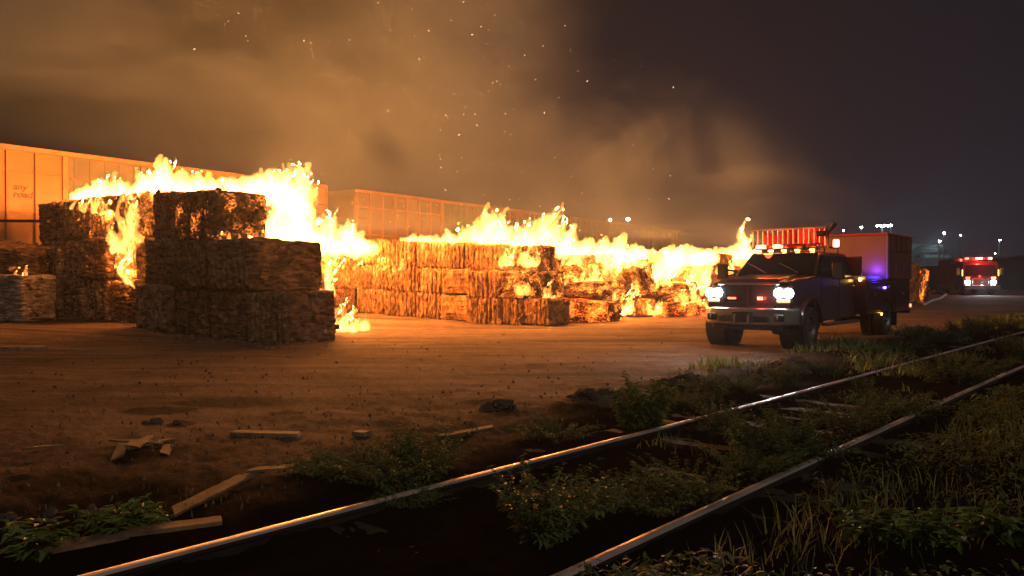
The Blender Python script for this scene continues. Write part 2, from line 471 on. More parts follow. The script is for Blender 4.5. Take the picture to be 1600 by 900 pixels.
# ------------------------------------------------------------------ box cars
M['car_yellow'] = simple("faded_yellow_car_paint", (0.36, 0.135, 0.036), 0.6, 0, 0.16, 1.5)
M['car_brown'] = simple("weathered_brown_car_paint", (0.24, 0.125, 0.060), 0.7, 0, 0.30, 0.9)
M['car_olive'] = simple("olive_car_door_paint", (0.16, 0.125, 0.07), 0.6, 0, 0.25, 1.2)
M['car_trim'] = simple("orange_car_trim", (0.42, 0.17, 0.055), 0.6, 0, 0.2, 2)
M['steel_dark'] = simple("dark_steel", (0.05, 0.045, 0.04), 0.6, 0.5)
M['letter'] = simple("dark_lettering", (0.12, 0.05, 0.02), 0.7)
TB = R(37.3)
CARV = 27.5
def car_xy(u, v): return u * math.sin(TB) - v * math.cos(TB), u * math.cos(TB) + v * math.sin(TB)
def boxcar(u0, u1, label, bodym, doorm, text=None):
    L = u1 - u0; um = (u0 + u1) / 2
    x, y = car_xy(um, CARV)
    root = empty("boxcar", (x, y, 0.45), math.pi / 2 - TB)
    tag(root, label, "boxcar", "boxcars standing in a row behind the fire")
    # local: x along the car, y = away from the camera; the near side is y=0
    W = 3.0; z0, z1 = 0.95, 5.30
    MB().box((0, W / 2, (z0 + z1) / 2), (L, W, z1 - z0)).build("body", bodym, root, 0.03)
    MB().prism([(0, 0)] * 0 or [(-L / 2, z1), (L / 2, z1), (L / 2, z1 + 0.02), (-L / 2, z1 + 0.02)], 0.05, W - 0.05).build("roof", bodym, root)
    r = MB()
    r.box((0, -0.035, z1 - 0.06), (L + 0.06, 0.07, 0.16)).box((0, -0.035, z0 + 0.08), (L + 0.06, 0.07, 0.2))
    r.build("side_sill", M['car_trim'], root, 0.01)
    d0 = 2.45
    f = MB(); f.box((-d0 - 0.09, -0.05, (z0 + z1) / 2), (0.18, 0.08, z1 - z0 - .3)); f.build("door_post", M['car_trim'], root, 0.01)
    f = MB(); f.box((d0 + 0.09, -0.05, (z0 + z1) / 2), (0.18, 0.08, z1 - z0 - .3)); f.build("door_post", M['car_trim'], root, 0.01)
    for s in (-1, 1):
        dr = MB(); dr.box((s * d0 / 2, -0.03, (z0 + z1) / 2), (d0 - 0.03, 0.06, z1 - z0 - 0.34))
        for k in range(1, 5): dr.box((s * d0 / 2, -0.075, z0 + 0.25 + k * 0.8), (d0 - 0.12, 0.05, 0.05))
        for k in range(5): dr.box((s * (0.25 + k * 0.5), -0.066, (z0 + z1) / 2), (0.04, 0.03, z1 - z0 - 0.4))
        o = dr.build("door", doorm, root)
        MB().box((s * 0.35, -0.12, z0 + 1.5), (0.05, 0.06, 0.8)).build("handle", M['steel_dark'], o)
    for s in (-1, 1):
        rb = MB()
        x0 = d0 + 0.18; n = 7; step = (L / 2 - x0) / n
        for k in range(1, n + 1):
            rb.box((s * (x0 + k * step - 0.04), -0.04, (z0 + z1) / 2), (0.07, 0.08, z1 - z0 - 0.35))
        for zz in (z0 + 1.0, z0 + 2.25, z0 + 3.55):
            rb.box((s * (x0 + n * step / 2), -0.02, zz), (n * step, 0.045, 0.06))
        rb.build("side_rib", M['car_yellow'] if bodym is M['car_yellow'] else M['car_trim'], root)
    for s in (-1, 1):
        en = MB()
        for k in range(9): en.box((s * (L / 2 + 0.03), W / 2, z0 + 0.35 + k * 0.48), (0.06, W - 0.3, 0.2))
        for yy in (0.06, W - 0.06): en.box((s * (L / 2 + 0.035), yy, (z0 + z1) / 2), (0.07, 0.12, z1 - z0))
        en.build("end_wall", bodym, root, 0.015)
        ld = MB()
        for k in range(8): ld.tube((s * (L / 2 - 0.2), -0.1, z0 + 0.3 + k * 0.45), (s * (L / 2 - 0.65), -0.1, z0 + 0.3 + k * 0.45), 0.015, 6)
        ld.build("ladder", M['steel_dark'], root)
        tr = empty("wheel_truck"); tr.parent = root; tr.location = (s * (L / 2 - 2.2), W / 2, 0)
        fr = MB()
        for yy in (-1.0, 1.0): fr.box((0, yy, 0.45), (2.3, 0.12, 0.3))
        fr.box((0, 0, 0.5), (0.5, 2.0, 0.3)); fr.build("frame", M['steel_dark'], tr, 0.03)
        for xx in (-0.9, 0.9):
            for yy in (-0.75, 0.75):
                MB().lathe([(0, -0.06), (0.42, -0.06), (0.46, 0), (0.42, 0.06), (0, 0.06)], (xx, yy, 0.36), 20).build("wheel", M['steel_dark'], tr, smooth=False)
        MB().box((s * (L / 2 + 0.35), W / 2, 0.75), (0.7, 0.25, 0.28)).build("coupler", M['steel_dark'], root, 0.02)
    un = MB().box((0, W / 2, 0.8), (L - 1, 0.6, 0.28)); un.build("underframe", M['steel_dark'], root)
    if text:
        for t, px, py in text:
            c = bpy.data.curves.new("lettering", 'FONT'); c.body = t; c.size = 0.30; c.shear = 0.25; c.extrude = 0.004; c.offset = 0.008
            c.materials.append(M['letter'])
            o = bpy.data.objects.new("lettering", c); COL.objects.link(o)
            dg = bpy.context.evaluated_depsgraph_get(); dg.update()
            me = bpy.data.meshes.new_from_object(o.evaluated_get(dg), depsgraph=dg); bpy.data.objects.remove(o)
            me.name = "lettering"; o = bpy.data.objects.new("lettering", me); COL.objects.link(o); o.parent = root
            o.rotation_euler = (R(90), 0, 0); o.location = (px, -0.012, py)
    return root
boxcar(5.2, 22.2, "faded yellow boxcar lettered any road at the left, behind the big stack", M['car_yellow'], M['car_olive'],
       [("any", -4.10, 3.90), ("road", -4.10, 3.66)])
boxcar(23.9, 40.9, "weathered brown boxcar with orange trim above the ribbed bale row", M['car_brown'], M['car_olive'])
boxcar(42.6, 59.6, "farthest boxcar, veiled in orange smoke behind the collapsed bales", M['car_brown'], M['car_brown'])
# siding the cars stand on
def siding():
    x, y = car_xy(32.4, CARV + 1.5)
    root = empty("railway_siding", (x, y, 0.27), math.pi / 2 - TB)
    tag(root, "siding track under the row of boxcars", "railway track")
    for yy in (-0.75, 0.75): MB().box((0, yy, 0.08), (70, 0.07, 0.16)).build("rail", M['rail_side'], root)
siding()

# ------------------------------------------------------------------ bales
def grid_box(dx, dy, dz, res):
    """box skin as dense grids; returns V (N,3) and faces"""
    V = []; Fc = []
    h = (dx / 2, dy / 2, dz / 2)
    for ax in range(3):
        a1, a2 = (ax + 1) % 3, (ax + 2) % 3
        n1 = max(4, int(round(2 * h[a1] / res))); n2 = max(4, int(round(2 * h[a2] / res)))
        for s in (-1, 1):
            k = len(V)
            for i in range(n1 + 1):
                for j in range(n2 + 1):
                    p = [0, 0, 0]; p[ax] = s * h[ax]; p[a1] = -h[a1] + 2 * h[a1] * i / n1; p[a2] = -h[a2] + 2 * h[a2] * j / n2
                    V.append(p)
            for i in range(n1):
                for j in range(n2):
                    q = (k + i * (n2 + 1) + j, k + (i + 1) * (n2 + 1) + j, k + (i + 1) * (n2 + 1) + j + 1, k + i * (n2 + 1) + j + 1)
                    Fc.append(q if s > 0 else q[::-1])
    return np.array(V), Fc

def bale_mesh(name, dims, seed, style, mat, res=0.045):
    dx, dy, dz = dims
    V, Fc = grid_box(dx, dy, dz, res)
    hx, hy, hz = dx / 2, dy / 2, dz / 2
    P = V / np.array([hx, hy, hz])
    D = P ** 5
    nrm = np.linalg.norm(D, axis=1, keepdims=True); D = D / np.maximum(nrm, 1e-6)
    x, y, z = V[:, 0], V[:, 1], V[:, 2]
    o = seed * 13.7
    # rounded corners
    ex = np.sort(np.abs(P), axis=1)
    corner = np.clip((ex[:, 1] - 0.80) / 0.20, 0, 1) ** 2
    disp = -0.045 * corner
    if style == 'rib':       # straps across x, vertical layers
        k = 7.5
        disp += 0.075 * np.abs(np.sin(math.pi * (x / dx + 0.5) * k)) ** 0.6 - 0.045
        disp += 0.034 * fbm(x * 30 + o, y * 7, z * 7 + o, 3)
        disp += 0.020 * fbm(x * 2.5 + o, y * 2.5, z * 2.5, 2)
    elif style == 'layer':   # sheets stacked flat, edges showing as horizontal lines
        disp += 0.026 * fbm(x * 3 + o, y * 3, z * 26 + o, 3)
        disp += 0.022 * fbm(x * 2.0 + o, y * 2.0, z * 2.0, 2)
        disp += 0.018 * np.abs(np.sin(math.pi * (x / dx + 0.5) * 4)) ** 0.6
    else:                    # crumpled lumps
        c = np.floor(fbm(x * 3 + o, y * 3, z * 3 + o, 2) * 6) / 6
        disp += 0.035 * c + 0.022 * fbm(x * 5 + o, y * 5, z * 20, 3)
        disp += 0.02 * np.abs(np.sin(math.pi * (x / dx + 0.5) * 5)) ** 0.6
    V = V + D * disp[:, None]
    V = [tuple(v) for v in V]
    # loose flaps of board sticking out
    rnd = random.Random(seed)
    nf = {'rib': 30, 'layer': 70, 'lump': 110}[style]
    for i in range(nf):
        ax = rnd.choice([0, 1, 1, 0, 2]); s = rnd.choice([-1, 1])
        p = [rnd.uniform(-hx, hx) * .93, rnd.uniform(-hy, hy) * .93, rnd.uniform(-hz, hz) * .93]
        p[ax] = s * [hx, hy, hz][ax]
        if ax == 2 and s < 0: continue
        n = Vector((0, 0, 0)); n[ax] = s
        t = Vector((rnd.uniform(-1, 1), rnd.uniform(-1, 1), rnd.uniform(-1, 1))); t = (t - n * t.dot(n)).normalized()
        b2 = n.cross(t)
        a = rnd.uniform(0.05, 0.20); c = rnd.uniform(0.03, 0.11); up = rnd.uniform(0.02, 0.12)
        P0 = Vector(p) - n * 0.03
        q = [P0 - t * a, P0 + t * a * .8, P0 + t * a * .7 + b2 * c + n * up, P0 - t * a + b2 * c * rnd.uniform(.4, 1.2) + n * up * rnd.uniform(.5, 1.2)]
        k = len(V); V += [tuple(v) for v in q]; Fc.append((k, k + 1, k + 2, k + 3))
    me = bpy.data.meshes.new(name)
    me.from_pydata(V, [], Fc); me.materials.append(mat); me.update()
    return me

BD = (1.50, 1.25, 1.18)
near_meshes = [bale_mesh("cardboard_bale", BD, 1 + i, st, M['bale_near'], 0.04) for i, st in enumerate(['lump', 'layer', 'lump', 'rib', 'layer'])]
hot_meshes = [bale_mesh("cardboard_bale", BD, 20 + i, st, M['bale_near_hot'], 0.04) for i, st in enumerate(['lump', 'rib'])]
RD = (1.15, 1.15, 0.86)
row_meshes = [bale_mesh("ribbed_bale", RD, 40 + i, st, M['bale_row'], 0.035) for i, st in enumerate(['rib', 'rib', 'rib', 'layer'])]
char_meshes = [bale_mesh("charred_bale", RD, 60 + i, st, M['bale_char'], 0.04) for i, st in enumerate(['lump', 'rib', 'lump'])]
ember_meshes = [bale_mesh("glowing_bale", RD, 70 + i, st, M['bale_ember'], 0.04) for i, st in enumerate(['lump', 'lump'])]

def strap_mesh():
    m = MB(); a, b_ = BD[1] / 2 + 0.012, BD[2] / 2 + 0.012
    c = 0.05
    pts = [(-a + c, -b_), (a - c, -b_), (a, -b_ + c), (a, b_ - c), (a - c, b_), (-a + c, b_), (-a, b_ - c), (-a, -b_ + c)]
    for i in range(8):
        p, q = pts[i], pts[(i + 1) % 8]
        m.tube((0, p[0], p[1]), (0, q[0], q[1]), 0.008, 5, cap=False)
    me = bpy.data.meshes.new("strap"); me.from_pydata(m.V, [], m.F); me.materials.append(M['strap']); return me
STRAP = strap_mesh()

def bale(me, x, y, z, rz, label, group, scale=(1, 1, 1), tilt=(0, 0), name="cardboard_bale", straps=False, dz=None):
    o = bpy.data.objects.new(name, me); COL.objects.link(o)
    o.location = (x, y, z); o.rotation_euler = (tilt[0], tilt[1], rz); o.scale = scale
    tag(o, label, "bale", group)
    if straps:
        for k in range(4):
            s = bpy.data.objects.new("strap", STRAP); COL.objects.link(s); s.parent = o
            s.location = (BD[0] * (-0.375 + 0.25 * k), 0, 0)
    return o

# near stack frame: origin = near bottom corner; t runs left and away, s runs right and away
SA = R(34)
SO = Vector((-4.83, 16.2))
TD = Vector((-math.cos(SA), math.sin(SA))); SD = Vector((math.sin(SA), math.cos(SA)))
BZ = math.atan2(TD.y, TD.x)          # yaw that lays a bale's x along t
ORD = ["first", "second", "third", "fourth", "fifth", "sixth", "seventh", "eighth", "ninth", "tenth"]
TIER = ["bottom", "middle", "top"]
def near_stack():
    # per tier: list of (t0, t1, s0, s1)
    front = {
        0: [(0.0, 1.42, 0, 1.40), (1.44, 2.85, 0.02, 1.4), (2.88, 4.38, 0.06, 1.4), (4.40, 5.9, -0.02, 1.35), (6.5, 7.9, 0.45, 1.8), (7.93, 9.3, 0.4, 1.8), (9.33, 10.75, 0.45, 1.8), (10.78, 12.15, 0.35, 1.8)],
        1: [(1.26, 2.80, -0.02, 2.2), (2.84, 4.2, 0.05, 1.5), (4.22, 5.62, 0.0, 1.4), (6.5, 7.85, 0.5, 1.8), (7.9, 9.25, 0.4, 1.8), (9.3, 10.7, 0.5, 1.8), (10.75, 12.1, 0.45, 1.8)],
        2: [(2.77, 4.25, 0.0, 1.67), (4.3, 5.3, 0.12, 1.5), (6.45, 7.8, 0.5, 1.8), (7.85, 9.25, 0.45, 1.8), (9.3, 10.7, 0.5, 1.8), (10.75, 12.1, 0.4, 1.8)],
    }
    back = {
        0: [(1.5, 3.0, 1.5, 2.9), (3.05, 4.6, 1.5, 2.9), (4.7, 6.2, 1.5, 2.9)],
        1: [(3.05, 4.6, 1.6, 2.9), (4.7, 6.2, 1.5, 2.9)],
        2: [(4.4, 5.8, 1.6, 2.9)],
    }
    rz = random.Random(5)
    for depth, sets in (("front", front), ("back", back)):
        for tier, lst in sets.items():
            for i, (t0, t1, s0, s1) in enumerate(lst):
                c = SO + TD * ((t0 + t1) / 2) + SD * ((s0 + s1) / 2 + rz.uniform(-.06, .06))
                base = H(c.x, c.y) - 0.03
                jit = rz.uniform(-0.07, 0.07)
                if depth == "front":
                    hot = (tier == 2 and i in (0, 2, 3)) or (tier == 1 and i == 3)
                    me = (hot_meshes if hot else near_meshes)[(i + tier * 2) % (2 if hot else 5)]
                    if tier == 2 and i == 0: me = hot_meshes[0]
                    if (tier, i) in ((0, 0), (1, 0)): me = near_meshes[3]
                    what = "smouldering" if hot else ["scorched brown", "dark brown", "crumpled brown"][tier]
                    label = f"{what} cardboard bale, {ORD[i]} from the near corner in the stack's {TIER[tier]} tier"
                else:
                    me = near_meshes[(i + tier + 1) % 5]
                    label = f"bale behind the front stack's {TIER[tier]} tier, {ORD[i]} from its near end"
                bale(me, c.x, c.y, base + 1.18 * (tier + 0.5), BZ + jit, label, "bales of the front stack",
                     ((t1 - t0) / BD[0] * 0.95, (s1 - s0) / BD[1], 0.97), (rz.uniform(-.02, .02), rz.uniform(-.025, .025)), straps=(depth == "front"))
near_stack()

# far row: along world direction; three tiers
def row_bale(me, px, Y, tier, yaw, label, group, h=0.86, sc=(1, 1, 1), tilt=(0, 0), name="cardboard_bale"):
    x = (px - 800) / F * Y
    z = H(x, Y) - 0.03 + h * (tier + 0.5) * sc[2] if tier is not None else 0
    return bale(me, x, Y, z, yaw, label, group, sc, tilt, name)

rr_ = random.Random(9)
def far_row():
    n = 5
    for tier in range(3):
        for i in range(n):
            f = i / (n - 1)
            px = 498 + (684 - 498) * f + (tier % 2) * 10 - 5
            Y = 27.9 + (25.9 - 27.9) * f
            me = row_meshes[(i * 2 + tier * 3) % 3]
            row_bale(me, px, Y + (tier == 2) * 0.05, tier, R(-6) + rr_.uniform(-.05, .05) + (R(180) if (i + tier) % 2 else 0),
                     f"ribbed tan bale in the long row, {ORD[i]} from its left end, {TIER[tier]} tier", "bales of the long ribbed row",
                     sc=(0.94, 1.0, 1.0), tilt=(rr_.uniform(-.02, .02), rr_.uniform(-.02, .02)))
far_row()
# corner stack that projects from the row
def corner_stack():
    cs = [  # px, Y, tier, mesh list, idx
        (722, 25.6, 0, row_meshes, 3), (724, 25.7, 1, row_meshes, 3), (728, 25.8, 2, row_meshes, 1),
        (762, 24.9, 0, row_meshes, 0), (764, 25.0, 1, row_meshes, 1), (770, 25.3, 2, row_meshes, 2),
        (806, 24.7, 0, row_meshes, 1), (810, 24.6, 1, char_meshes, 0),
        (832, 25.7, 2, char_meshes, 1), (846, 25.6, 1, char_meshes, 2),
    ]
    words = ["flat layered bale left of the row's corner, bottom tier", "flat layered bale left of the row's corner, middle tier", "ribbed bale left of the row's corner, top tier",
             "tan bale at the row's corner, bottom tier", "tan bale at the row's corner, middle tier", "tan bale at the row's corner, top tier",
             "tan bale under the rounded charred one", "rounded charred bale with flames licking on its top",
             "dark square bale at the right end of the row's top tier", "dark bale under the square one at the row's right end"]
    for (px, Y, t, ml, k), wd in zip(cs, words):
        row_bale(ml[k], px, Y, t, R(-18 if px < 800 else -38) + rr_.uniform(-.06, .06), wd, "bales at the corner of the row", tilt=(rr_.uniform(-.03, .03), rr_.uniform(-.03, .03)))
corner_stack()

def loose(kind, px, py, Y, rz, tilt, sc, label, grp="collapsed burning bales"):
    ml = {'row': row_meshes, 'char': char_meshes, 'ember': ember_meshes}[kind]
    p = A(px, py, Y)
    me = ml[int(px) % len(ml)]
    return bale(me, p.x, p.y, p.z, rz, label, grp, sc, tilt)
loose('row', 848, 487, 24.2, R(-40), (0, 0), (1.15, 1.0, 0.92), "low bale lying in front of the row, dark right end")
loose('ember', 912, 484, 26.2, R(10), (0.1, 0.05), (1.25, 1.0, 0.75), "glowing red heap of bale beside the low dark ended bale")
loose('char', 945, 486, 26.9, R(-35), (0.0, 0.1), (0.75, 0.8, 0.8), "small charred bale right of the glowing red heap")
loose('char', 905, 455, 27.6, R(-40), (0.05, 0), (1.8, 1.2, 0.8), "grey brown flat bale lying over the glowing red heap")
loose('char', 893, 417, 28.2, R(-38), (0.04, 0.03), (1.25, 1.1, 1.0), "charred bale with glowing edges in the top tier past the square bale")
loose('row', 886, 460, 28.8, R(-38), (0, 0), (1.3, 1.1, 1.0), "bale supporting the charred top one past the square bale")
loose('char', 935, 410, 29.6, R(-38), (0.02, 0.08), (1.0, 1.0, 0.8), "burning bale in the top tier beneath the tallest flames' right side")
loose('char', 957, 441, 28.0, R(-60), (0.2, 0.75), (0.85, 0.6, 0.6), "small bale tumbled on its corner between two fires")
loose('char', 990, 437, 29.2, R(-30), (0.3, -0.2), (1.05, 1.1, 1.3), "big round charred bale leaning over the ground fire")
loose('row', 998, 480, 30.0, R(-30), (0, 0), (0.9, 1.0, 0.75), "squat amber lit bale under the leaning round one")
loose('row', 1005, 410, 31.5, R(-38), (0, 0), (1.2, 1.1, 0.85), "upper bale behind the leaning round one")
loose('char', 1046, 456, 30.3, R(-32), (0.05, 0.0), (1.7, 1.1, 0.85), "long dark bale above the wide ember heap")
loose('ember', 1048, 484, 30.2, R(-20), (0.05, 0.05), (1.1, 1.0, 0.7), "left half of the wide ember heap")
loose('ember', 1082, 482, 30.8, R(20), (-0.05, 0.1), (1.1, 1.0, 0.8), "right half of the wide ember heap by the truck")
loose('char', 1070, 432, 31.8, R(-32), (0.1, 0.0), (1.4, 1.1, 0.9), "black bale in the middle of the white swirl of flame")
loose('row', 1118, 462, 35.0, R(-40), (0, 0), (1.3, 1.1, 1.0), "bale behind the truck's right headlight, lower tier")
loose('row', 1122, 434, 35.2, R(-40), (0, 0), (1.3, 1.1, 0.95), "bale behind the truck's right headlight, middle tier")
loose('row', 1112, 410, 35.6, R(-40), (0, 0), (1.3, 1.1, 0.85), "bale behind the truck's right headlight, upper tier")
loose('row', 1150, 420, 36.6, R(-40), (0, 0), (1.4, 1.1, 1.0), "flame lit bale behind the truck's mirror")
loose('row', 1165, 460, 37.0, R(-40), (0, 0), (1.6, 1.1, 1.0), "bale hidden low behind the truck's hood")
# supporting pile hidden by smoke between front stack and row
loose('row', 470, 415, 24.0, R(-30), (0, 0), (1.6, 1.2, 1.3), "burning bale behind the front stack's right end", "bales behind the front stack")
loose('row', 455, 465, 24.0, R(-30), (0, 0), (1.8, 1.3, 1.4), "lower bale behind the front stack's right end", "bales behind the front stack")
# right of the truck
p = G(1418, 462)
for k, (px, lab) in enumerate([(1411, "amber lit bale peeking out behind the truck's tail, lower"), (1411, "amber lit bale peeking out behind the truck's tail, upper")]):
    Yb = 46.0; x = (px - 800) / F * Yb
    bale(row_meshes[k], x, Yb, H(x, Yb) + 0.6 + 1.15 * k, R(20), lab, "bales right of the truck", (1.15, 1.1, 1.35))
x = (1428 - 800) / F * 46.5
bale(char_meshes[0], x, 46.5, H(x, 46.5) + 1.0, R(25), "brown rounded bale standing right of the amber lit ones", "bales right of the truck", (1.0, 1.0, 2.3))
# left edge: whitish bales and a dark one
wm = bale_mesh("plastic_bale", (2.2, 1.3, 1.25), 91, 'layer', M['bale_white'], 0.05)
x, y = (5 - 800) / F * 20.5, 20.5
bale(wm, x, y, H(x, y) + 0.62, R(-8), "whitish streaked bale at the left edge beside the stack", "bales at the left edge", name="plastic_bale")
bale(near_meshes[0], (28 - 800) / F * 21.6, 21.6, 1.95 + 0.1, R(15), "crumpled smouldering bale lying on the whitish bale", "bales at the left edge", (0.9, 0.9, 0.6), (0.2, 0.15))
bale(row_meshes[3], (-8 - 800) / F * 22.0, 22.0, 1.95, R(5), "tan bale lying behind the whitish one at the left edge", "bales at the left edge", (1.3, 1.1, 0.9))
o = MB().box((0, 0, 0), (3.2, 0.12, 0.07)).build("steel_beam", M['steel_dark'], None, 0.005)
o.location = A(-8, 345, 20.8); o.rotation_euler = (0, R(1), R(-6)); tag(o, "thin dark beam sticking out above the bales at the left edge", "beam")
sp = MB().box((0, 0, 0), (0.1, 0.1, 3.0)).build("steel_post", M['steel_dark'], None, 0.005)
pb = A(-60, 345, 20.9); sp.location = (pb.x, pb.y, 1.5 + 0.3); tag(sp, "dark post carrying the thin beam at the left edge", "post")

# ------------------------------------------------------------------ flames
def ico(sub=1):
    bm = bmesh.new(); bmesh.ops.create_icosphere(bm, subdivisions=sub, radius=1)
    V = np.array([v.co[:] for v in bm.verts]); Fc = [tuple(v.index for v in f.verts) for f in bm.faces]; bm.free(); return V, Fc
IV, IF = ico(1)

def flame_object(name, spheres, mat, label, voxel=0.07, disp=0.09, seed=0, cat="fire"):
    V = []; Fc = []; k = 0
    for (c, r) in spheres:
        V.append(IV * np.array([r[0], r[1], r[2]]) + np.array(c)); Fc += [tuple(i + k for i in f) for f in IF]; k += len(IV)
    V = np.concatenate(V)
    me = bpy.data.meshes.new(name); me.from_pydata([tuple(v) for v in V], [], Fc); me.update()
    o = bpy.data.objects.new(name, me); COL.objects.link(o)
    md = o.modifiers.new("r", 'REMESH'); md.mode = 'VOXEL'; md.voxel_size = voxel
    dg = bpy.context.evaluated_depsgraph_get(); dg.update()
    m2 = bpy.data.meshes.new_from_object(o.evaluated_get(dg), depsgraph=dg)
    o.modifiers.clear(); o.data = m2; m2.name = name
    # drop specks the remesh leaves behind
    nv = len(m2.vertices); ed = np.empty(len(m2.edges) * 2, dtype=np.int32); m2.edges.foreach_get("vertices", ed); ed = ed.reshape(-1, 2)
    par = list(range(nv))
    def find(a):
        while par[a] != a:
            par[a] = par[par[a]]; a = par[a]
        return a
    for a, b_ in ed.tolist():
        ra, rb_ = find(a), find(b_)
        if ra != rb_: par[ra] = rb_
    lab = np.array([find(a) for a in range(nv)]); cnt = np.bincount(lab, minlength=nv)[lab]
    kill = np.nonzero(cnt < 90)[0]
    if len(kill) and len(kill) < nv:
        bm = bmesh.new(); bm.from_mesh(m2); bm.verts.ensure_lookup_table()
        bmesh.ops.delete(bm, geom=[bm.verts[int(i)] for i in kill], context='VERTS'); bm.to_mesh(m2); bm.free(); m2.update()
    n = len(m2.vertices)
    co = np.empty(n * 3); m2.vertices.foreach_get("co", co); co = co.reshape(-1, 3)
    no = np.empty(n * 3); m2.vertices.foreach_get("normal", no); no = no.reshape(-1, 3)
    x, y, z = co.T
    s = seed * 3.3
    d = disp * fbm(x * 3.6 + s, y * 3.6, z * 2.0, 2) + disp * 1.1 * fbm(x * 9 + s, y * 9, z * 3.5, 3)
    co = co + no * d[:, None]
    co[:, 0] += 0.16 * fbm(x * 1.3, y * 1.3, z * 1.6 + s, 2)
    co[:, 2] += 0.12 * fbm(x * 3.0 + 9, y * 2.0, z * 1.2 + s, 2) * (no[:, 2] > 0)
    m2.vertices.foreach_set("co", co.ravel()); m2.update()
    m2.materials.clear(); m2.materials.append(mat)
    m2.polygons.foreach_set("use_smooth", [True] * len(m2.polygons))
    tag(o, label, cat, kind="stuff")
    return o

def tongues(ctrl, n, thick, lean=0.35, rnd=None, rbase=0.26, wisp=0.05, tall=1.0):
    """ctrl: list of (px, ybase, ytop, Y); returns spheres of flame tongues filling that run"""
    rnd = rnd or random
    S = []
    pxs = [c[0] for c in ctrl]
    def interp(px):
        return [float(np.interp(px, pxs, [c[k] for c in ctrl])) for k in (1, 2, 3)]
    for i in range(n):
        px = rnd.uniform(pxs[0], pxs[-1])
        yb, yt, Y = interp(px)
        off = rnd.uniform(-thick, thick)
        yt2 = yb + tall * (yt - yb) * (rnd.uniform(0.12, 0.75) if rnd.random() < 0.78 else rnd.uniform(.8, 1.05))
        base = A(px, yb, Y + off); base.z += rnd.uniform(-0.05, 0.1)
        base.z = A(px, yb, Y).z
        hgt_ = (yb - yt2) / F * Y
        if hgt_ < 0.12: hgt_ = 0.12
        r0 = min(rbase * rnd.uniform(0.7, 1.25), 0.2 + hgt_ * 0.35)
        m = max(4, int(hgt_ / min(0.09, r0 * 0.7)))
        ph = rnd.uniform(0, 6.28); amp = 0.10 * hgt_ * rnd.uniform(0.4, 1.2); ln = lean * rnd.uniform(0.2, 1.3)
        for j in range(m + 1):
            f = j / m
            r = r0 * (1 - f) ** 0.9 * (1 + 0.25 * math.sin(ph * 3 + f * 9)) + 0.020
            S.append(((base.x + ln * hgt_ * f * f + amp * math.sin(ph + f * 5), base.y + amp * math.cos(ph + f * 4), base.z + hgt_ * f), (r, r, r * 1.3)))
        if rnd.random() < wisp:      # detached lick above
            c = (base.x + ln * hgt_ * 1.2 + rnd.uniform(-.15, .15), base.y, base.z + hgt_ * 1.0 + rnd.uniform(.12, .35))
            r = rnd.uniform(.018, .034); w1 = rnd.uniform(0, 6.28)
            for q in range(9):
                S.append(((c[0] + q * r * .55 + .05 * math.sin(w1 + q * .7), c[1], c[2] + q * r * 1.1), (r * (1 - q * .08), r * (1 - q * .08), r * 1.3)))
    return S
rf = random.Random(21)
# fire 1: top of the front stack and down its right side
c1 = [(118, 314, 300, 22.9), (140, 313, 282, 22.7), (165, 311, 262, 22.4), (190, 310, 283, 22.0), (215, 308, 258, 21.8), (232, 306, 240, 21.5), (262, 303, 246, 21.0), (290, 301, 242, 20.8), (320, 300, 264, 20.5),
      (352, 301, 275, 20.2), (385, 302, 268, 20.0), (420, 302, 262, 20.0), (455, 315, 244, 20.6), (475, 330, 262, 21.2)]
S = tongues(c1, 260, 0.55, 0.30, rf, 0.20)
c1b = [(415, 385, 268, 21.3), (440, 386, 250, 21.5), (462, 386, 250, 21.8), (480, 387, 302, 22.2), (505, 388, 322, 23.0), (530, 388, 334, 24.0), (555, 388, 350, 25.0), (583, 388, 376, 26.0)]
S += tongues(c1b, 230, 0.55, 0.25, rf, 0.18)
flame_object("flames", S, M['flame'], "tall white hot flames on top of the front stack, spilling down its right end", 0.05, 0.075, 1)
# fire 2
c2 = [(626, 385, 380, 26.8), (642, 385, 364, 26.6), (665, 385, 370, 26.4), (700, 386, 352, 26.2), (735, 387, 330, 25.9), (770, 388, 305, 25.8), (792, 388, 345, 25.9), (815, 388, 340, 26), (850, 388, 308, 26.6), (878, 390, 340, 27.2),
      (905, 396, 366, 28.0), (935, 400, 368, 28.8), (968, 402, 362, 29.4), (992, 402, 380, 30), (1016, 403, 394, 30.6)]
S = tongues(c2, 480, 0.5, 0.35, rf, 0.18, 0.05)
flame_object("flames", S, M['flame'], "long crest of white flames on the bale row below the brown boxcar", 0.055, 0.075, 2)
# fire 3 and 4
c3 = [(1022, 404, 395, 31.3), (1040, 405, 386, 31.5), (1070, 406, 380, 32), (1095, 406, 386, 32.5), (1115, 404, 394, 33)]
S = tongues(c3, 110, 0.5, 0.2, rf, 0.24)
c3b = [(1022, 430, 398, 30.6), (1035, 428, 392, 30.8), (1060, 412, 392, 31)]
S += tongues(c3b, 40, 0.3, 0.3, rf, 0.22)
c3c = [(1082, 430, 405, 31.0), (1094, 442, 404, 31.0), (1103, 440, 402, 31.2)]
S += tongues(c3c, 30, 0.3, 0.3, rf, 0.2)
flame_object("flames", S, M['flame'], "swirl of white flames over the black bales left of the truck", 0.055, 0.075, 3)
c4 = [(1118, 406, 392, 36), (1140, 405, 384, 36), (1156, 404, 368, 36), (1165, 404, 338, 36), (1172, 404, 372, 36), (1185, 405, 396, 36)]
S = tongues(c4, 90, 0.4, 0.1, rf, 0.22, 0.05)
for q in range(30):
    f = q / 29; p_ = A(1158 + 8 * f + 4 * math.sin(f * 7), 392 - 52 * f, 36)
    r = 0.26 * (1 - f) + 0.05; S.append((tuple(p_), (r, r, r * 1.4)))
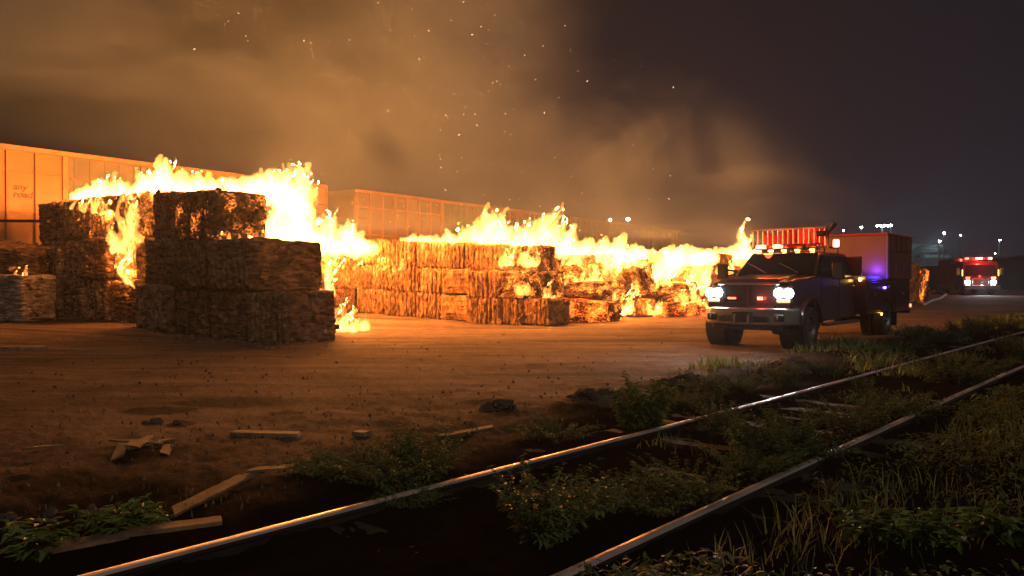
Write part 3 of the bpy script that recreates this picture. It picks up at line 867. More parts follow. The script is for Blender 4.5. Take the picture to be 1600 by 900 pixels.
flame_object("flames", S, M['flame'], "pointed flame rising behind the truck's mirror", 0.055, 0.10, 4)
# small fires
small = [
    ("flames pouring down the cleft in the front stack's left half", [(168, 372, 345, 20.5), (180, 392, 350, 20.4), (195, 388, 322, 20.3), (212, 372, 312, 20.3)], 80, 0.10, 0.11),
    ("thread of fire low in the cleft of the front stack", [(192, 412, 380, 20.2), (200, 440, 392, 20.1), (206, 452, 420, 20.0)], 26, 0.04, 0.05),
    ("flames rising at the right flank of the front stack's middle tier", [(508, 425, 385, 20.2), (514, 456, 392, 20.2), (520, 456, 420, 20.2)], 34, 0.12, 0.15),
    ("small ground fire at the foot of the front stack's right end", [(522, 512, 488, 20.8), (535, 516, 484, 20.6), (555, 514, 492, 20.6), (572, 513, 506, 20.6)], 46, 0.25, 0.13),
    ("flames along the middle tier of the long row", [(540, 418, 408, 26.2), (555, 420, 412, 26.2), (572, 404, 392, 26.1), (585, 410, 400, 26.0), (600, 420, 410, 25.9), (640, 421, 414, 25.7)], 16, 0.05, 0.07),
    ("flames spreading over the rounded charred bale", [(782, 412, 402, 24.2), (795, 412, 394, 24.2), (815, 412, 388, 24.2), (832, 412, 396, 24.3), (840, 416, 404, 24.4)], 50, 0.35, 0.14),
    ("small flame on the charred bale's flank", [(806, 456, 446, 23.6), (815, 460, 440, 23.6), (824, 458, 448, 23.6)], 14, 0.05, 0.09),
    ("short flame standing on the low bale's far end", [(845, 468, 462, 24.9), (855, 468, 444, 24.9), (864, 469, 460, 24.9), (876, 470, 464, 24.9)], 24, 0.15, 0.12),
    ("flames pouring between the top bales of the collapse", [(918, 446, 402, 28.2), (935, 447, 405, 28.2), (948, 442, 398, 28.2), (965, 420, 398, 28.4), (985, 412, 396, 28.6)], 60, 0.3, 0.2),
    ("flames between the grey brown flat bale and the charred one above it", [(872, 442, 432, 27.2), (884, 444, 430, 27.2), (905, 446, 428, 27.2), (918, 446, 432, 27.2)], 34, 0.1, 0.13),
    ("flames on top of the leaning round bale", [(972, 418, 404, 28.4), (990, 412, 396, 28.4), (1008, 412, 398, 28.6)], 30, 0.25, 0.15),
    ("fire climbing the fronts of the bales left of the truck", [(1060, 476, 456, 29.2), (1075, 470, 444, 29.4), (1090, 462, 436, 29.6), (1104, 455, 430, 30.0)], 40, 0.15, 0.14),
    ("fire on the charred top bale past the square one", [(872, 412, 400, 27.2), (892, 410, 394, 27.2), (912, 412, 398, 27.4)], 26, 0.2, 0.13),
    ("fire creeping over the long dark bale", [(1018, 446, 432, 29.6), (1034, 444, 426, 29.6), (1060, 440, 428, 29.6)], 24, 0.1, 0.14),
    ("ground fire beneath the tumbled bale", [(962, 484, 464, 28.0), (972, 489, 455, 28.0), (982, 487, 458, 28.0), (990, 480, 470, 28)], 44, 0.25, 0.18),
    ("fire licking at the left of the wide ember heap", [(1012, 488, 476, 29.2), (1024, 490, 470, 29.2), (1034, 486, 474, 29.2)], 18, 0.15, 0.13),
    ("small flame on the wide ember heap's right end", [(1084, 470, 462, 29.6), (1094, 476, 462, 29.6), (1100, 478, 470, 29.6)], 12, 0.1, 0.1),
    ("flames on the bales behind the truck's headlight", [(1118, 424, 410, 34.2), (1128, 432, 414, 34.2), (1142, 424, 412, 34.2)], 14, 0.1, 0.1),
    ("small fire glowing on the crumpled bale at the left edge", [(18, 430, 420, 20.7), (30, 432, 416, 20.7), (42, 434, 424, 20.7)], 5, 0.1, 0.06),
    ("flames hanging under the crest on the front stack's left block", [(115, 322, 312, 21.3), (140, 330, 312, 21.2), (162, 334, 314, 21.1), (180, 326, 310, 21.0)], 26, 0.1, 0.08),
    ("fire along the lower edge of the front stack's top bale", [(350, 373, 366, 18.1), (385, 374, 362, 18.5), (400, 374, 364, 18.8), (418, 376, 358, 19.0)], 18, 0.05, 0.07),
]
for i, (lab, ct, n, th, rb) in enumerate(small):
    flame_object("flames", tongues(ct, int(n * 0.5) + 2, th * 1.6, 0.25, rf, rb * 0.5, 0.0, 1.6), M['flame'], lab, 0.022, 0.032, 10 + i)

# lamps standing for the light the flames throw
FIRE = 0.33
def fire_light(px, py, Y, power, radius=0.5, col=(1.0, 0.335, 0.062)):
    l = bpy.data.lights.new("fire_light", 'POINT'); l.energy = power; l.color = col; l.shadow_soft_size = radius
    l.energy *= FIRE; o = bpy.data.objects.new("fire_light", l); o.location = A(px, py, Y); COL.objects.link(o)
for a in [(150, 290, 22.6, 1600), (235, 275, 21.4, 2600), (300, 275, 20.7, 2600), (380, 285, 20.3, 2200), (450, 290, 21.2, 4200), (465, 345, 21.8, 3200), (520, 355, 23.4, 3600), (560, 372, 25, 2000),
          (545, 494, 20.5, 260, 0.2), (198, 380, 19.9, 90, 0.12), (515, 420, 20.2, 300, 0.2), (690, 365, 25.2, 2000), (770, 345, 25.0, 3600), (850, 345, 25.8, 3400), (930, 380, 27.6, 2600), (975, 385, 28.6, 2000),
          (1065, 385, 31, 2600), (1030, 400, 30.2, 700), (1165, 375, 35.5, 1800), (975, 472, 27.6, 380, 0.2), (812, 398, 23.9, 500, 0.3), (935, 425, 27.6, 600, 0.3)]:
    fire_light(*a)

# ------------------------------------------------------------------ smoke
def smoke_mat():
    m = bpy.data.materials.new("smoke"); m.use_nodes = True
    n = m.node_tree.nodes; n.clear(); l = m.node_tree.links
    o = n.new("ShaderNodeOutputMaterial"); pv = n.new("ShaderNodeVolumePrincipled")
    pv.inputs["Color"].default_value = (0.66, 0.80, 0.98, 1)
    pv.inputs["Anisotropy"].default_value = 0.0
    tcn = n.new("ShaderNodeTexCoord")
    mp = n.new("ShaderNodeMapping"); mp.inputs["Scale"].default_value = (0.11, 0.11, 0.17); mp.inputs["Rotation"].default_value = (0, R(-25), 0)
    l.new(tcn.outputs["Object"], mp.inputs["Vector"])
    ns = n.new("ShaderNodeTexNoise"); ns.inputs["Scale"].default_value = 1.0; ns.inputs["Detail"].default_value = 5; ns.inputs["Roughness"].default_value = 0.55; ns.inputs["Distortion"].default_value = 0.9
    l.new(mp.outputs[0], ns.inputs["Vector"])
    mr = n.new("ShaderNodeMapRange"); mr.inputs[1].default_value = 0.42; mr.inputs[2].default_value = 0.60; mr.inputs[3].default_value = 0.15; mr.inputs[4].default_value = 1.0
    mr.interpolation_type = 'SMOOTHSTEP'
    l.new(ns.outputs[0], mr.inputs[0])
    # the plume thins out towards its edge on the right: distance along its local x and height
    sp_ = n.new("ShaderNodeSeparateXYZ"); l.new(tcn.outputs["Object"], sp_.inputs[0])
    # edge line: x + 0.75*z < c
    ma = n.new("ShaderNodeMath"); ma.operation = 'MULTIPLY_ADD'; ma.inputs[1].default_value = 0.15
    l.new(sp_.outputs[2], ma.inputs[0]); l.new(sp_.outputs[0], ma.inputs[2])
    wob = n.new("ShaderNodeMath"); wob.operation = 'MULTIPLY_ADD'; wob.inputs[1].default_value = 16.0
    l.new(ns.outputs[0], wob.inputs[0]); l.new(ma.outputs[0], wob.inputs[2])
    ed = n.new("ShaderNodeMapRange"); ed.interpolation_type = 'SMOOTHSTEP'
    ed.inputs[1].default_value = 26.0; ed.inputs[2].default_value = 12.0; ed.inputs[3].default_value = 0.0; ed.inputs[4].default_value = 1.0
    l.new(wob.outputs[0], ed.inputs[0])
    lobe = n.new("ShaderNodeMapping"); lobe.vector_type = 'TEXTURE'; lobe.inputs["Location"].default_value = (20.5, -1.5, -13.5); lobe.inputs["Scale"].default_value = (10, 9, 6); lobe.inputs["Rotation"].default_value = (0, R(18), 0)
    l.new(tcn.outputs["Object"], lobe.inputs["Vector"])
    ln_ = n.new("ShaderNodeVectorMath"); ln_.operation = 'LENGTH'; l.new(lobe.outputs[0], ln_.inputs[0])
    lw = n.new("ShaderNodeMath"); lw.operation = 'MULTIPLY_ADD'; lw.inputs[1].default_value = -1.3; l.new(ns.outputs[0], lw.inputs[0]); l.new(ln_.outputs["Value"], lw.inputs[2])
    lr = n.new("ShaderNodeMapRange"); lr.interpolation_type = 'SMOOTHSTEP'; lr.inputs[1].default_value = 0.40; lr.inputs[2].default_value = -0.25; lr.inputs[3].default_value = 0; lr.inputs[4].default_value = 1.7
    l.new(lw.outputs[0], lr.inputs[0])
    em = n.new("ShaderNodeMath"); em.operation = 'MAXIMUM'; l.new(ed.outputs[0], em.inputs[0]); l.new(lr.outputs[0], em.inputs[1])
    mu = n.new("ShaderNodeMath"); mu.operation = 'MULTIPLY'; l.new(mr.outputs[0], mu.inputs[0]); l.new(em.outputs[0], mu.inputs[1])
    mu2 = n.new("ShaderNodeMath"); mu2.operation = 'MULTIPLY'; mu2.inputs[1].default_value = 0.165; l.new(mu.outputs[0], mu2.inputs[0])
    # thicker higher up, to brighten the smoke far from the fire lamps
    hg = n.new("ShaderNodeMapRange"); hg.inputs[1].default_value = -13.0; hg.inputs[2].default_value = 8.0; hg.inputs[3].default_value = 0.20; hg.inputs[4].default_value = 2.6
    l.new(sp_.outputs[2], hg.inputs[0])
    mu3 = n.new("ShaderNodeMath"); mu3.operation = 'MULTIPLY'; l.new(mu2.outputs[0], mu3.inputs[0]); l.new(hg.outputs[0], mu3.inputs[1])
    l.new(mu3.outputs[0], pv.inputs["Density"])
    l.new(pv.outputs[0], o.inputs["Volume"])
    return m
sm = MB().box((0, 0, 0), (90, 30, 30)).build("smoke", smoke_mat())
sm.location = (-14, 39.5, 18.2)
sm.rotation_euler = (0, 0, 0)
tag(sm, "orange lit smoke drifting up and left behind the burning bales", "smoke", kind="stuff")

def haze():
    m = bpy.data.materials.new("haze"); m.use_nodes = True
    n = m.node_tree.nodes; n.clear(); l = m.node_tree.links
    o = n.new("ShaderNodeOutputMaterial"); pv = n.new("ShaderNodeVolumePrincipled")
    pv.inputs["Color"].default_value = (0.72, 0.80, 0.90, 1); pv.inputs["Density"].default_value = 0.0011; pv.inputs["Anisotropy"].default_value = 0.5
    l.new(pv.outputs[0], o.inputs["Volume"])
    h = MB().box((0, 0, 0), (3200, 3200, 52)).build("haze", m); h.location = (0, 0, 24.5)  # haze added for its glow around flames and headlamps
    tag(h, "thin smoky night air over the whole yard", "haze", kind="stuff")
haze()

# ------------------------------------------------------------------ rescue truck
M['paint'] = simple("dark_red_truck_paint", (0.060, 0.020, 0.020), 0.28, 0.0, 0.12, 3, 0, 0.5, 0.6)
M['chrome'] = simple("dusty_chrome", (0.50, 0.48, 0.45), 0.28, 0.9, 0.15, 8)
M['black'] = simple("black_plastic", (0.018, 0.018, 0.018), 0.5, 0, 0.2, 10)
M['tyre'] = simple("tyre_rubber", (0.030, 0.027, 0.025), 0.9, 0, 0.3, 14, 0.3)
M['rim'] = simple("dusty_rim", (0.22, 0.20, 0.18), 0.45, 0.8, 0.2, 10)
M['glass'] = simple("dark_window_glass", (0.012, 0.014, 0.018), 0.06, 0, 0.1, 2)
M['alu'] = simple("brushed_aluminium", (0.46, 0.43, 0.38), 0.42, 0.6, 0.12, 5)
M['boxside'] = simple("maroon_box_side", (0.17, 0.055, 0.040), 0.45, 0, 0.2, 2)
M['boxfront'] = simple("tan_box_front", (0.27, 0.15, 0.095), 0.5, 0, 0.12, 2)
M['redpanel'] = simple("red_backboard", (0.55, 0.05, 0.03), 0.5, 0, 0.2, 3)
M['headlamp'] = glow("lit_headlamp", (0.80, 0.97, 1.0), 60)
M['headlamp_dim'] = glow("lit_running_lamp", (1.0, 0.55, 0.16), 2.6)
M['amber'] = glow("amber_lamp", (1.0, 0.50, 0.08), 16)
M['amber_dim'] = glow("dim_amber_lamp", (1.0, 0.45, 0.06), 5)
M['redlamp'] = glow("red_strobe", (1.0, 0.06, 0.03), 12)
M['redlamp_hot'] = glow("bright_red_strobe", (1.0, 0.16, 0.07), 14)
M['redlamp_dim'] = glow("dim_red_lamp", (1.0, 0.03, 0.03), 2.2)
M['bluelamp'] = glow("blue_strobe", (0.25, 0.12, 1.0), 26)
M['redlens'] = simple("red_lens", (0.30, 0.01, 0.01), 0.15, 0, 0.1, 8)

def wheel(root, x, y, r=0.42, wd=0.27, side=1, z=None):
    z = r if z is None else z
    t = MB()
    prof = [(r * .60, -wd / 2 * .8), (r * .86, -wd / 2), (r * .95, -wd / 2 * .92), (r, -wd / 2 * .72), (r, wd / 2 * .72), (r * .95, wd / 2 * .92), (r * .86, wd / 2), (r * .60, wd / 2 * .8), (r * .60, -wd / 2 * .8)]
    t.lathe(prof, (x, y, z), 36)
    for i in range(36):   # tread blocks
        a = 2 * math.pi * i / 36
        for yy in (-0.30, 0, 0.30):
            aa = a + yy * 0.2
            mm = Matrix.Rotation(-aa, 3, 'Y')
            t.box((x + r * math.cos(aa), y + yy * wd, z + r * math.sin(aa)), (0.022, wd * 0.24, r * 0.11), M=mm)
    w_ = empty("wheel"); w_.parent = root
    t.build("tyre", M['tyre'], w_)
    q = MB(); s = side
    q.lathe([(0.0, s * wd * .42), (0.07, s * wd * .42), (0.08, s * wd * .28), (r * .50, s * wd * .20), (r * .58, s * wd * .42), (r * .62, s * wd * .42), (r * .62, -s * wd * .4)], (x, y, z), 30)
    for i in range(8):
        a = 2 * math.pi * i / 8
        q.tube((x + .12 * math.cos(a), y + s * wd * .24, z + .12 * math.sin(a)), (x + .12 * math.cos(a), y + s * wd * .36, z + .12 * math.sin(a)), 0.014, 6)
    q.build("rim", M['rim'], w_, smooth=False)
    return w_

def rescue_truck():
    h = R(40.5)
    f = Vector((-math.sin(h), -math.cos(h), 0))
    ox, oy = 5.37, 16.05
    root = empty("rescue_truck", (ox, oy, H(ox, oy) + 0.0), math.atan2(f.y, f.x))
    tag(root, "dark red rescue truck with lit headlights, red light bar and tall box body", "truck")
    def arch(cx, r, zc=0.44, n=12, z0=0.55):
        a0 = math.asin((z0 - zc) / r)
        return [(cx + r * math.cos(a), zc + r * math.sin(a)) for a in np.linspace(a0, math.pi - a0, n)]
    # lower body with wheel arch
    prof = [(0.84, 0.72), (0.88, 0.98), (0.87, 1.20), (0.78, 1.36), (0.30, 1.43), (-0.42, 1.49), (-3.12, 1.47), (-3.14, 0.56), (-0.62, 0.52)]
    prof = prof + list(reversed(arch(0.0, 0.53)))
    m = MB().prism(prof, -0.97, 0.97)
    V = []
    for x, y, z in m.V:
        s = 1.0
        if x > -0.45: s *= 1 - 0.13 * sstep(-0.45, 0.85, x) * (0.6 if z < 1.2 else 1.0)
        if z > 1.3: s *= 0.93
        V.append((x, y * float(s), z))
    m.V = V
    body = m.build("body", M['paint'], root, 0.055, 3)
    hd = MB().prism([(0.80, 1.33), (0.66, 1.43), (-0.40, 1.53), (-0.42, 1.40), (0.6, 1.33)], -0.55, 0.55)
    hd.build("hood", M['paint'], root, 0.05, 3)
    # flares
    for s in (-1, 1):
        fl = MB()
        pr = arch(0.0, 0.55, n=14, z0=0.5); po = arch(0.0, 0.63, n=14, z0=0.5)
        pts = pr + list(reversed(po))
        fl.prism(pts, s * 0.90, s * 1.02); fl.build("fender_flare", M['paint'], root, 0.02)
        lin = MB().lathe([(0, -0.3), (0.52, -0.3), (0.52, 0.12)], (0, s * 0.80, 0.44), 24); lin.build("wheel_well", M['black'], root)
    # greenhouse
    gb, gt = 1.46, 2.03
    c = [(-0.42, 0.90, gb), (-3.10, 0.90, gb), (-2.98, 0.76, gt), (-1.08, 0.74, gt)]
    V = [(x, y, z) for x, y, z in c] + [(x, -y, z) for x, y, z in c]
    m = MB().add(V, [(0, 1, 2, 3), (7, 6, 5, 4), (0, 3, 7, 4), (1, 5, 6, 2), (3, 2, 6, 7), (0, 4, 5, 1)])
    m.build("cab_roof", M['paint'], root, 0.07, 3)
    def lerp(a, b, t): return tuple(a[i] + (b[i] - a[i]) * t for i in range(3))
    # windshield
    n = Vector((gt - gb, 0, 0.66)).normalized()
    A0, B0, C0, D0 = Vector((-0.46, 0.80, gb + 0.05)), Vector((-0.46, -0.80, gb + 0.05)), Vector((-1.02, -0.67, gt - 0.05)), Vector((-1.02, 0.67, gt - 0.05))
    off = n * 0.012
    MB().slab([A0 + off, B0 + off, C0 + off, D0 + off], n, 0.012).build("windshield", M['glass'], root)
    for yy in (-0.15, 0.55):
        wp = MB(); wp.tube(Vector((-0.47, yy, gb + 0.07)) + n * .04, Vector((-0.72, yy - 0.5, gb + 0.28)) + n * .05, 0.012, 6)
        wp.build("wiper", M['black'], root)
    for s in (-1, 1):
        nn = Vector((0, s * 0.57, 0.15)).normalized()
        def P(x, t): return Vector((x, s * (0.90 - (0.90 - 0.75) * t), gb + (gt - gb) * t)) + nn * 0.012
        for a, b_, c_, d_ in ((-0.68, -1.72, -1.72, -1.20), (-1.84, -2.92, -2.86, -1.84)):
            MB().slab([P(a, .12), P(b_, .12), P(c_, .84), P(d_, .84)], nn, 0.010).build("side_window", M['glass'], root)
        for xx in (-1.80, -0.62, -3.0):
            MB().box((xx, s * 0.968, 1.02), (0.012, 0.012, 0.84)).build("door_seam", M['black'], root)
        for xx in (-1.62, -2.75):
            MB().box((xx, s * 0.995, 1.27), (0.17, 0.03, 0.035)).build("door_handle", M['chrome'], root, 0.008)
        MB().box((-1.85, s * 1.0, 0.46), (2.2, 0.18, 0.06)).build("side_step", M['chrome'], root, 0.015)
        mr = MB().box((-0.72, s * 1.28, 1.60), (0.13, 0.24, 0.36)); mo = mr.build("mirror", M['black'], root, 0.03)
        MB().tube((-0.72, s * 0.92, 1.52), (-0.72, s * 1.2, 1.50), 0.022, 8).tube((-0.72, s * 0.92, 1.60), (-0.72, s * 1.2, 1.64), 0.022, 8).build("arm", M['black'], mo)
    # grille
    g = MB().box((0.845, 0, 1.10), (0.07, 1.18, 0.42)).build("grille", M['black'], root, 0.03)
    gb_ = MB()
    for k in range(5): gb_.box((0.885, 0, 0.95 + k * 0.075), (0.02, 1.10, 0.020))
    gb_.box((0.89, 0, 1.10), (0.03, 0.05, 0.40))
    gb_.build("grille_bar", M['steel_dark'], g)
    MB().box((0.86, 0, 1.325), (0.06, 1.30, 0.05)).build("hood_trim", M['chrome'], root, 0.012)
    for s in (-1, 1):
        hl = MB().box((0.80, s * 0.735, 1.10), (0.16, 0.30, 0.36)).build("headlight", M['chrome'], root, 0.03)
        for k in (-1, 1):
            MB().lathe([(0, 0.07), (0.05, 0.065), (0.074, 0.04), (0.085, 0.0)], (0, 0, 0), 20)
            le = MB()
            for i in range(1):
                prof = [(0.0, 0.05), (0.055, 0.045), (0.088, 0.02), (0.100, -0.02)]
                kk = len(prof); n_ = 20; V = []
                for a_ in range(n_):
                    t = 2 * math.pi * a_ / n_
                    for r_, o_ in prof: V.append((0.885 + o_, s * 0.735 + k * 0.095 + r_ * math.cos(t), 1.14 + r_ * math.sin(t)))
                Fq = [(a_ * kk + q, ((a_ + 1) % n_) * kk + q, ((a_ + 1) % n_) * kk + q + 1, a_ * kk + q + 1) for a_ in range(n_) for q in range(kk - 1)]
                le.add(V, Fq)
            le.build("lens", M['headlamp'], hl)
        MB().box((0.885, s * 0.735, 0.985), (0.03, 0.26, 0.055)).build("turn_signal", M['headlamp_dim'], hl, 0.01)
        st = empty("grille_strobe"); st.parent = root
        MB().box((0.905, s * 0.30, 1.03), (0.03, 0.20, 0.07)).build("housing", M['redlens'], st, 0.01)
        MB().box((0.925, s * 0.30 - 0.02, 1.03), (0.012, 0.17 if s < 0 else 0.10, 0.030 if s < 0 else 0.055)).build("lens", M['redlamp'] if s < 0 else M['redlamp_hot'], st)
    # bumper
    bp = [(1.06, -0.50), (1.10, 0.0), (1.06, 0.50), (0.98, 0.80), (0.72, 1.0), (0.62, 1.0), (0.80, 0.72), (0.85, 0.0), (0.80, -0.72), (0.62, -1.0), (0.72, -1.0), (0.98, -0.80)]
    zs = (0.50, 0.84)
    k = len(bp); V = [(a, b_, zs[0]) for a, b_ in bp] + [(a, b_, zs[1]) for a, b_ in bp]
    Fq = [tuple(range(k))[::-1], tuple(range(k, 2 * k))] + [(i, (i + 1) % k, k + (i + 1) % k, k + i) for i in range(k)]
    bump = MB().add(V, Fq).build("bumper", M['chrome'], root, 0.045, 3)
    MB().box((1.085, 0, 0.625), (0.05, 1.05, 0.13)).build("lower_intake", M['black'], bump, 0.02)
    for s in (-1, 1):
        fg = MB().box((1.02, s * 0.70, 0.65), (0.12, 0.20, 0.14)).build("fog_recess", M['black'], bump, 0.03)
        MB().lathe([(0, .0), (0.04, 0), (0.045, -0.02)], (1.06, s * 0.70, 0.65), 14, 'y').build("fog_lamp", M['alu'], fg)
        hk = MB(); yy = s * 0.14
        hk.tube((1.12, yy, 0.54), (1.20, yy, 0.54), 0.014, 6).tube((1.20, yy, 0.54), (1.20, yy, 0.70), 0.016, 6).tube((1.20, yy, 0.70), (1.12, yy, 0.70), 0.014, 6)
        hk.build("tow_hook", M['chrome'], root)
    MB().box((1.13, 0, 0.66), (0.05, 0.44, 0.22)).build("license_plate", M['black'], root, 0.01)
    MB().box((0.75, 0, 0.44), (0.35, 1.5, 0.10)).build("skid_plate", M['black'], root, 0.03)
    ax = MB().tube((0, -0.75, 0.42), (0, 0.75, 0.42), 0.06, 10); ax.lathe([(0, -.15), (.14, -.1), (.15, 0), (.14, .1), (0, .15)], (0, 0.3, 0.40), 14); ax.build("front_axle", M['black'], root)
    ax = MB().tube((-5.0, -0.75, 0.42), (-5.0, 0.75, 0.42), 0.06, 10); ax.lathe([(0, -.17), (.16, -.1), (.17, 0), (.16, .1), (0, .17)], (-5.0, 0, 0.42), 14); ax.build("rear_axle", M['black'], root)
    fr = MB()
    for s in (-1, 1): fr.box((-3.4, s * 0.42, 0.62), (7.4, 0.10, 0.18))
    fr.build("chassis", M['black'], root)
    for s in (-1, 1):
        wheel(root, 0, s * 0.86, 0.42, 0.27, s)
        for k in (0, 1): wheel(root, -5.0, s * (1.04 - 0.31 * k), 0.42, 0.26, s)
    # service body
    pr = [(-3.22, 0.60), (-3.22, 1.42), (-7.20, 1.42), (-7.20, 0.60)] + [(a, b_) for a, b_ in arch(-5.0, 0.54, z0=0.60)][::-1]
    sb = MB().prism(pr, -1.16, 1.16).build("service_body", M['paint'], root, 0.02)
    for s in (-1, 1):
        for x0, x1, z0_, z1_ in ((-3.28, -4.30, .66, 1.36), (-4.34, -5.66, 1.04, 1.36), (-5.70, -7.12, .66, 1.36)):
            d = MB().box(((x0 + x1) / 2, s * 1.17, (z0_ + z1_) / 2), (abs(x1 - x0), 0.03, z1_ - z0_)).build("compartment_door", M['paint'], sb, 0.01)
            MB().box(((x0 + x1) / 2, s * 1.195, (z0_ + z1_) / 2 + .05), (0.12, 0.02, 0.06)).build("handle", M['chrome'], d)
    MB().box((-3.95, 0, 1.465), (1.42, 2.26, 0.09)).build("deck", M['alu'], root, 0.01)
    # tall box
    bx = empty("box_body"); bx.parent = root
    MB().box((-6.0, 0, 1.99), (2.42, 2.40, 1.14)).build("box_shell", M['boxside'], bx, 0.02)
    MB().box((-4.775, 0, 1.99), (0.03, 2.34, 1.08)).build("front_panel", M['boxfront'], bx)
    MB().box((-6.0, 0, 2.575), (2.50, 2.46, 0.05)).build("top_trim", M['redpanel'], bx, 0.012)
    for s in (-1, 1):
        for k in range(3):
            d = MB().box((-5.22 - k * 0.78, s * 1.212, 1.78), (0.74, 0.03, 0.66)).build("box_door", M['boxside'], bx, 0.01)
            MB().box((-5.5 - k * 0.78, s * 1.235, 1.75), (0.03, 0.02, 0.20)).build("handle", M['chrome'], d)
        MB().box((-6.0, s * 1.215, 2.33), (2.36, 0.03, 0.36)).build("upper_panel", M['boxside'], bx, 0.01)
        MB().box((-4.80, s * 1.19, 1.99), (0.06, 0.06, 1.10)).build("corner_post", M['alu'], bx, 0.01)
        for k in range(5): MB().box((-5.0 - k * 0.5, s * 1.24, 2.33), (0.03, 0.03, 0.36)).build("side_rib", M['boxside'], bx)
    # equipment on the deck ahead of the box
    for yy, hh, ww in ((0.15, 0.18, 0.28), (-0.1, 0.14, 0.34), (-0.5, 0.30, 0.5)):
        MB().box((-4.45, yy, 1.51 + hh / 2), (0.35, ww, hh)).build("tool_case", M['black'], root, 0.02)
    MB().box((-3.35, 0, 1.72), (0.10, 2.0, 0.50)).build("headboard", M['paint'], root, 0.02)
    # light bar
    lb = empty("light_bar"); lb.parent = root
    MB().box((-1.30, 0, 2.10), (0.26, 1.40, 0.05)).build("base", M['black'], lb, 0.02)
    for yy, mt, wd in ((-0.58, 'redlamp_hot', 0.22), (-0.22, 'redlamp_hot', 0.15), (0.20, 'redlens', 0.40), (0.58, 'redlens', 0.22), (-0.40, 'redlens', 0.10)):
        MB().box((-1.28, yy, 2.165), (0.24, wd, 0.085)).build("lens", M[mt], lb, 0.025)
    MB().box((-1.42, 0.15, 2.215), (0.06, 1.1, 0.015)).build("visor", M['black'], lb)
    for yy in (-0.60, -0.32, -0.02, 0.28, 0.60):
        MB().box((-1.13, yy, 2.065), (0.09, 0.09, 0.035)).build("marker_lamp", M['amber'], root, 0.012)
    MB().box((-1.00, -0.32, 1.985), (0.03, 0.20, 0.025)).build("clearance_lamp", M['amber_dim'], root)
    # ladder on edge and backboards behind the light bar
    ld = empty("roof_ladder"); ld.parent = root
    MB().box((-1.62, -0.10, 2.15), (0.05, 1.75, 0.05)).build("rail", M['alu'], ld, 0.01)
    MB().box((-1.62, -0.10, 2.58), (0.05, 1.75, 0.05)).build("rail", M['alu'], ld, 0.01)
    for k in range(15):
        MB().tube((-1.62, -0.93 + k * 0.118, 2.16), (-1.62, -0.93 + k * 0.118, 2.57), 0.017, 8).build("rung", M['alu'], ld)
    MB().box((-1.72, 0.24, 2.36), (0.06, 1.08, 0.40)).build("backboard", M['redpanel'], root, 0.02)
    MB().box((-1.80, 0.0, 2.32), (0.05, 1.5, 0.36)).build("backboard", M['redpanel'], root, 0.02)
    for s in (-1, 1): MB().tube((-1.68, s * 0.68, 2.0), (-1.68, s * 0.68, 2.2), 0.02, 8).tube((-2.6, s * 0.68, 2.0), (-2.6, s * 0.68, 2.15), 0.02, 8).tube((-1.68, s * 0.68, 2.15), (-2.6, s * 0.68, 2.15), 0.02, 8).build("roof_rack", M['black'], root)
    # spotlight on a raised arm at the ladder's end
    sp2 = empty("scene_lamp"); sp2.parent = root
    MB().tube((-1.60, 0.80, 2.16), (-1.60, 0.80, 2.46), 0.02, 8).tube((-1.60, 0.80, 2.46), (-1.58, 0.94, 2.66), 0.045, 10, 0.06).build("swivel", M['black'], sp2)
    MB().box((-1.54, 0.66, 2.44), (0.12, 0.20, 0.12)).build("head", M['black'], sp2, 0.02)
    MB().box((-1.70, 0.93, 2.22), (0.08, 0.13, 0.17)).build("roof_beacon", M['redlamp_hot'], root, 0.03)
    # side lamps
    MB().box((-4.62, 1.20, 1.22), (0.05, 0.03, 0.05)).build("side_lamp", M['bluelamp'], root, 0.01)
    MB().box((-3.15, 1.02, 1.42), (0.05, 0.05, 0.07)).build("side_marker", M['amber'], root, 0.012)
    MB().box((-4.40, 1.175, 0.57), (0.07, 0.03, 0.05)).build("side_marker", M['amber'], root, 0.012)
    for s in (-1, 1):
        MB().box((-7.24, s * 1.10, 0.72), (0.08, 0.20, 0.08)).build("tail_light", M['redlamp'], root, 0.015)
    MB().box((-7.30, 0, 0.56), (0.20, 2.3, 0.10)).build("rear_bumper", M['black'], root, 0.02)
    for s in (-1, 1):
        MB().box((-5.72, s * 0.95, 0.42), (0.02, 0.5, 0.36)).build("mud_flap", M['black'], root)
    # light thrown by the lamps
    def lamp(nm, loc, power, col, rad=0.05, typ='POINT', rot=None, size=60):
        l = bpy.data.lights.new(nm, typ); l.energy = power; l.color = col; l.shadow_soft_size = rad
        o = bpy.data.objects.new(nm, l); COL.objects.link(o); o.parent = root; o.location = loc
        if typ == 'SPOT': l.spot_size = R(size); l.spot_blend = 0.8; o.rotation_euler = rot
    lamp("headlight_beam", (1.02, 0.735, 1.14), 220, (0.85, 0.97, 1.0), 0.08, 'SPOT', (R(84), 0, R(-90)), 70)
    lamp("headlight_beam", (1.02, -0.735, 1.14), 160, (0.85, 0.97, 1.0), 0.08, 'SPOT', (R(84), 0, R(-90)), 70)
    lamp("strobe_light", (-1.45, 0.35, 2.40), 7, (1.0, 0.06, 0.02), 0.08)
    lamp("strobe_light", (-2.4, 0.2, 2.45), 16, (1.0, 0.07, 0.02), 0.08)
    lamp("strobe_light", (-1.05, -0.45, 2.32), 12, (1.0, 0.07, 0.03), 0.08)
    lamp("side_strobe_light", (-4.45, 1.30, 1.50), 3, (0.10, 0.03, 1.0), 0.05)
    lamp("side_strobe_light", (-4.60, 0.95, 1.66), 8, (0.10, 0.03, 1.0), 0.03)
    lamp("grille_strobe_light", (1.05, 0.30, 1.03), 4, (1.0, 0.05, 0.03), 0.05)
rescue_truck()

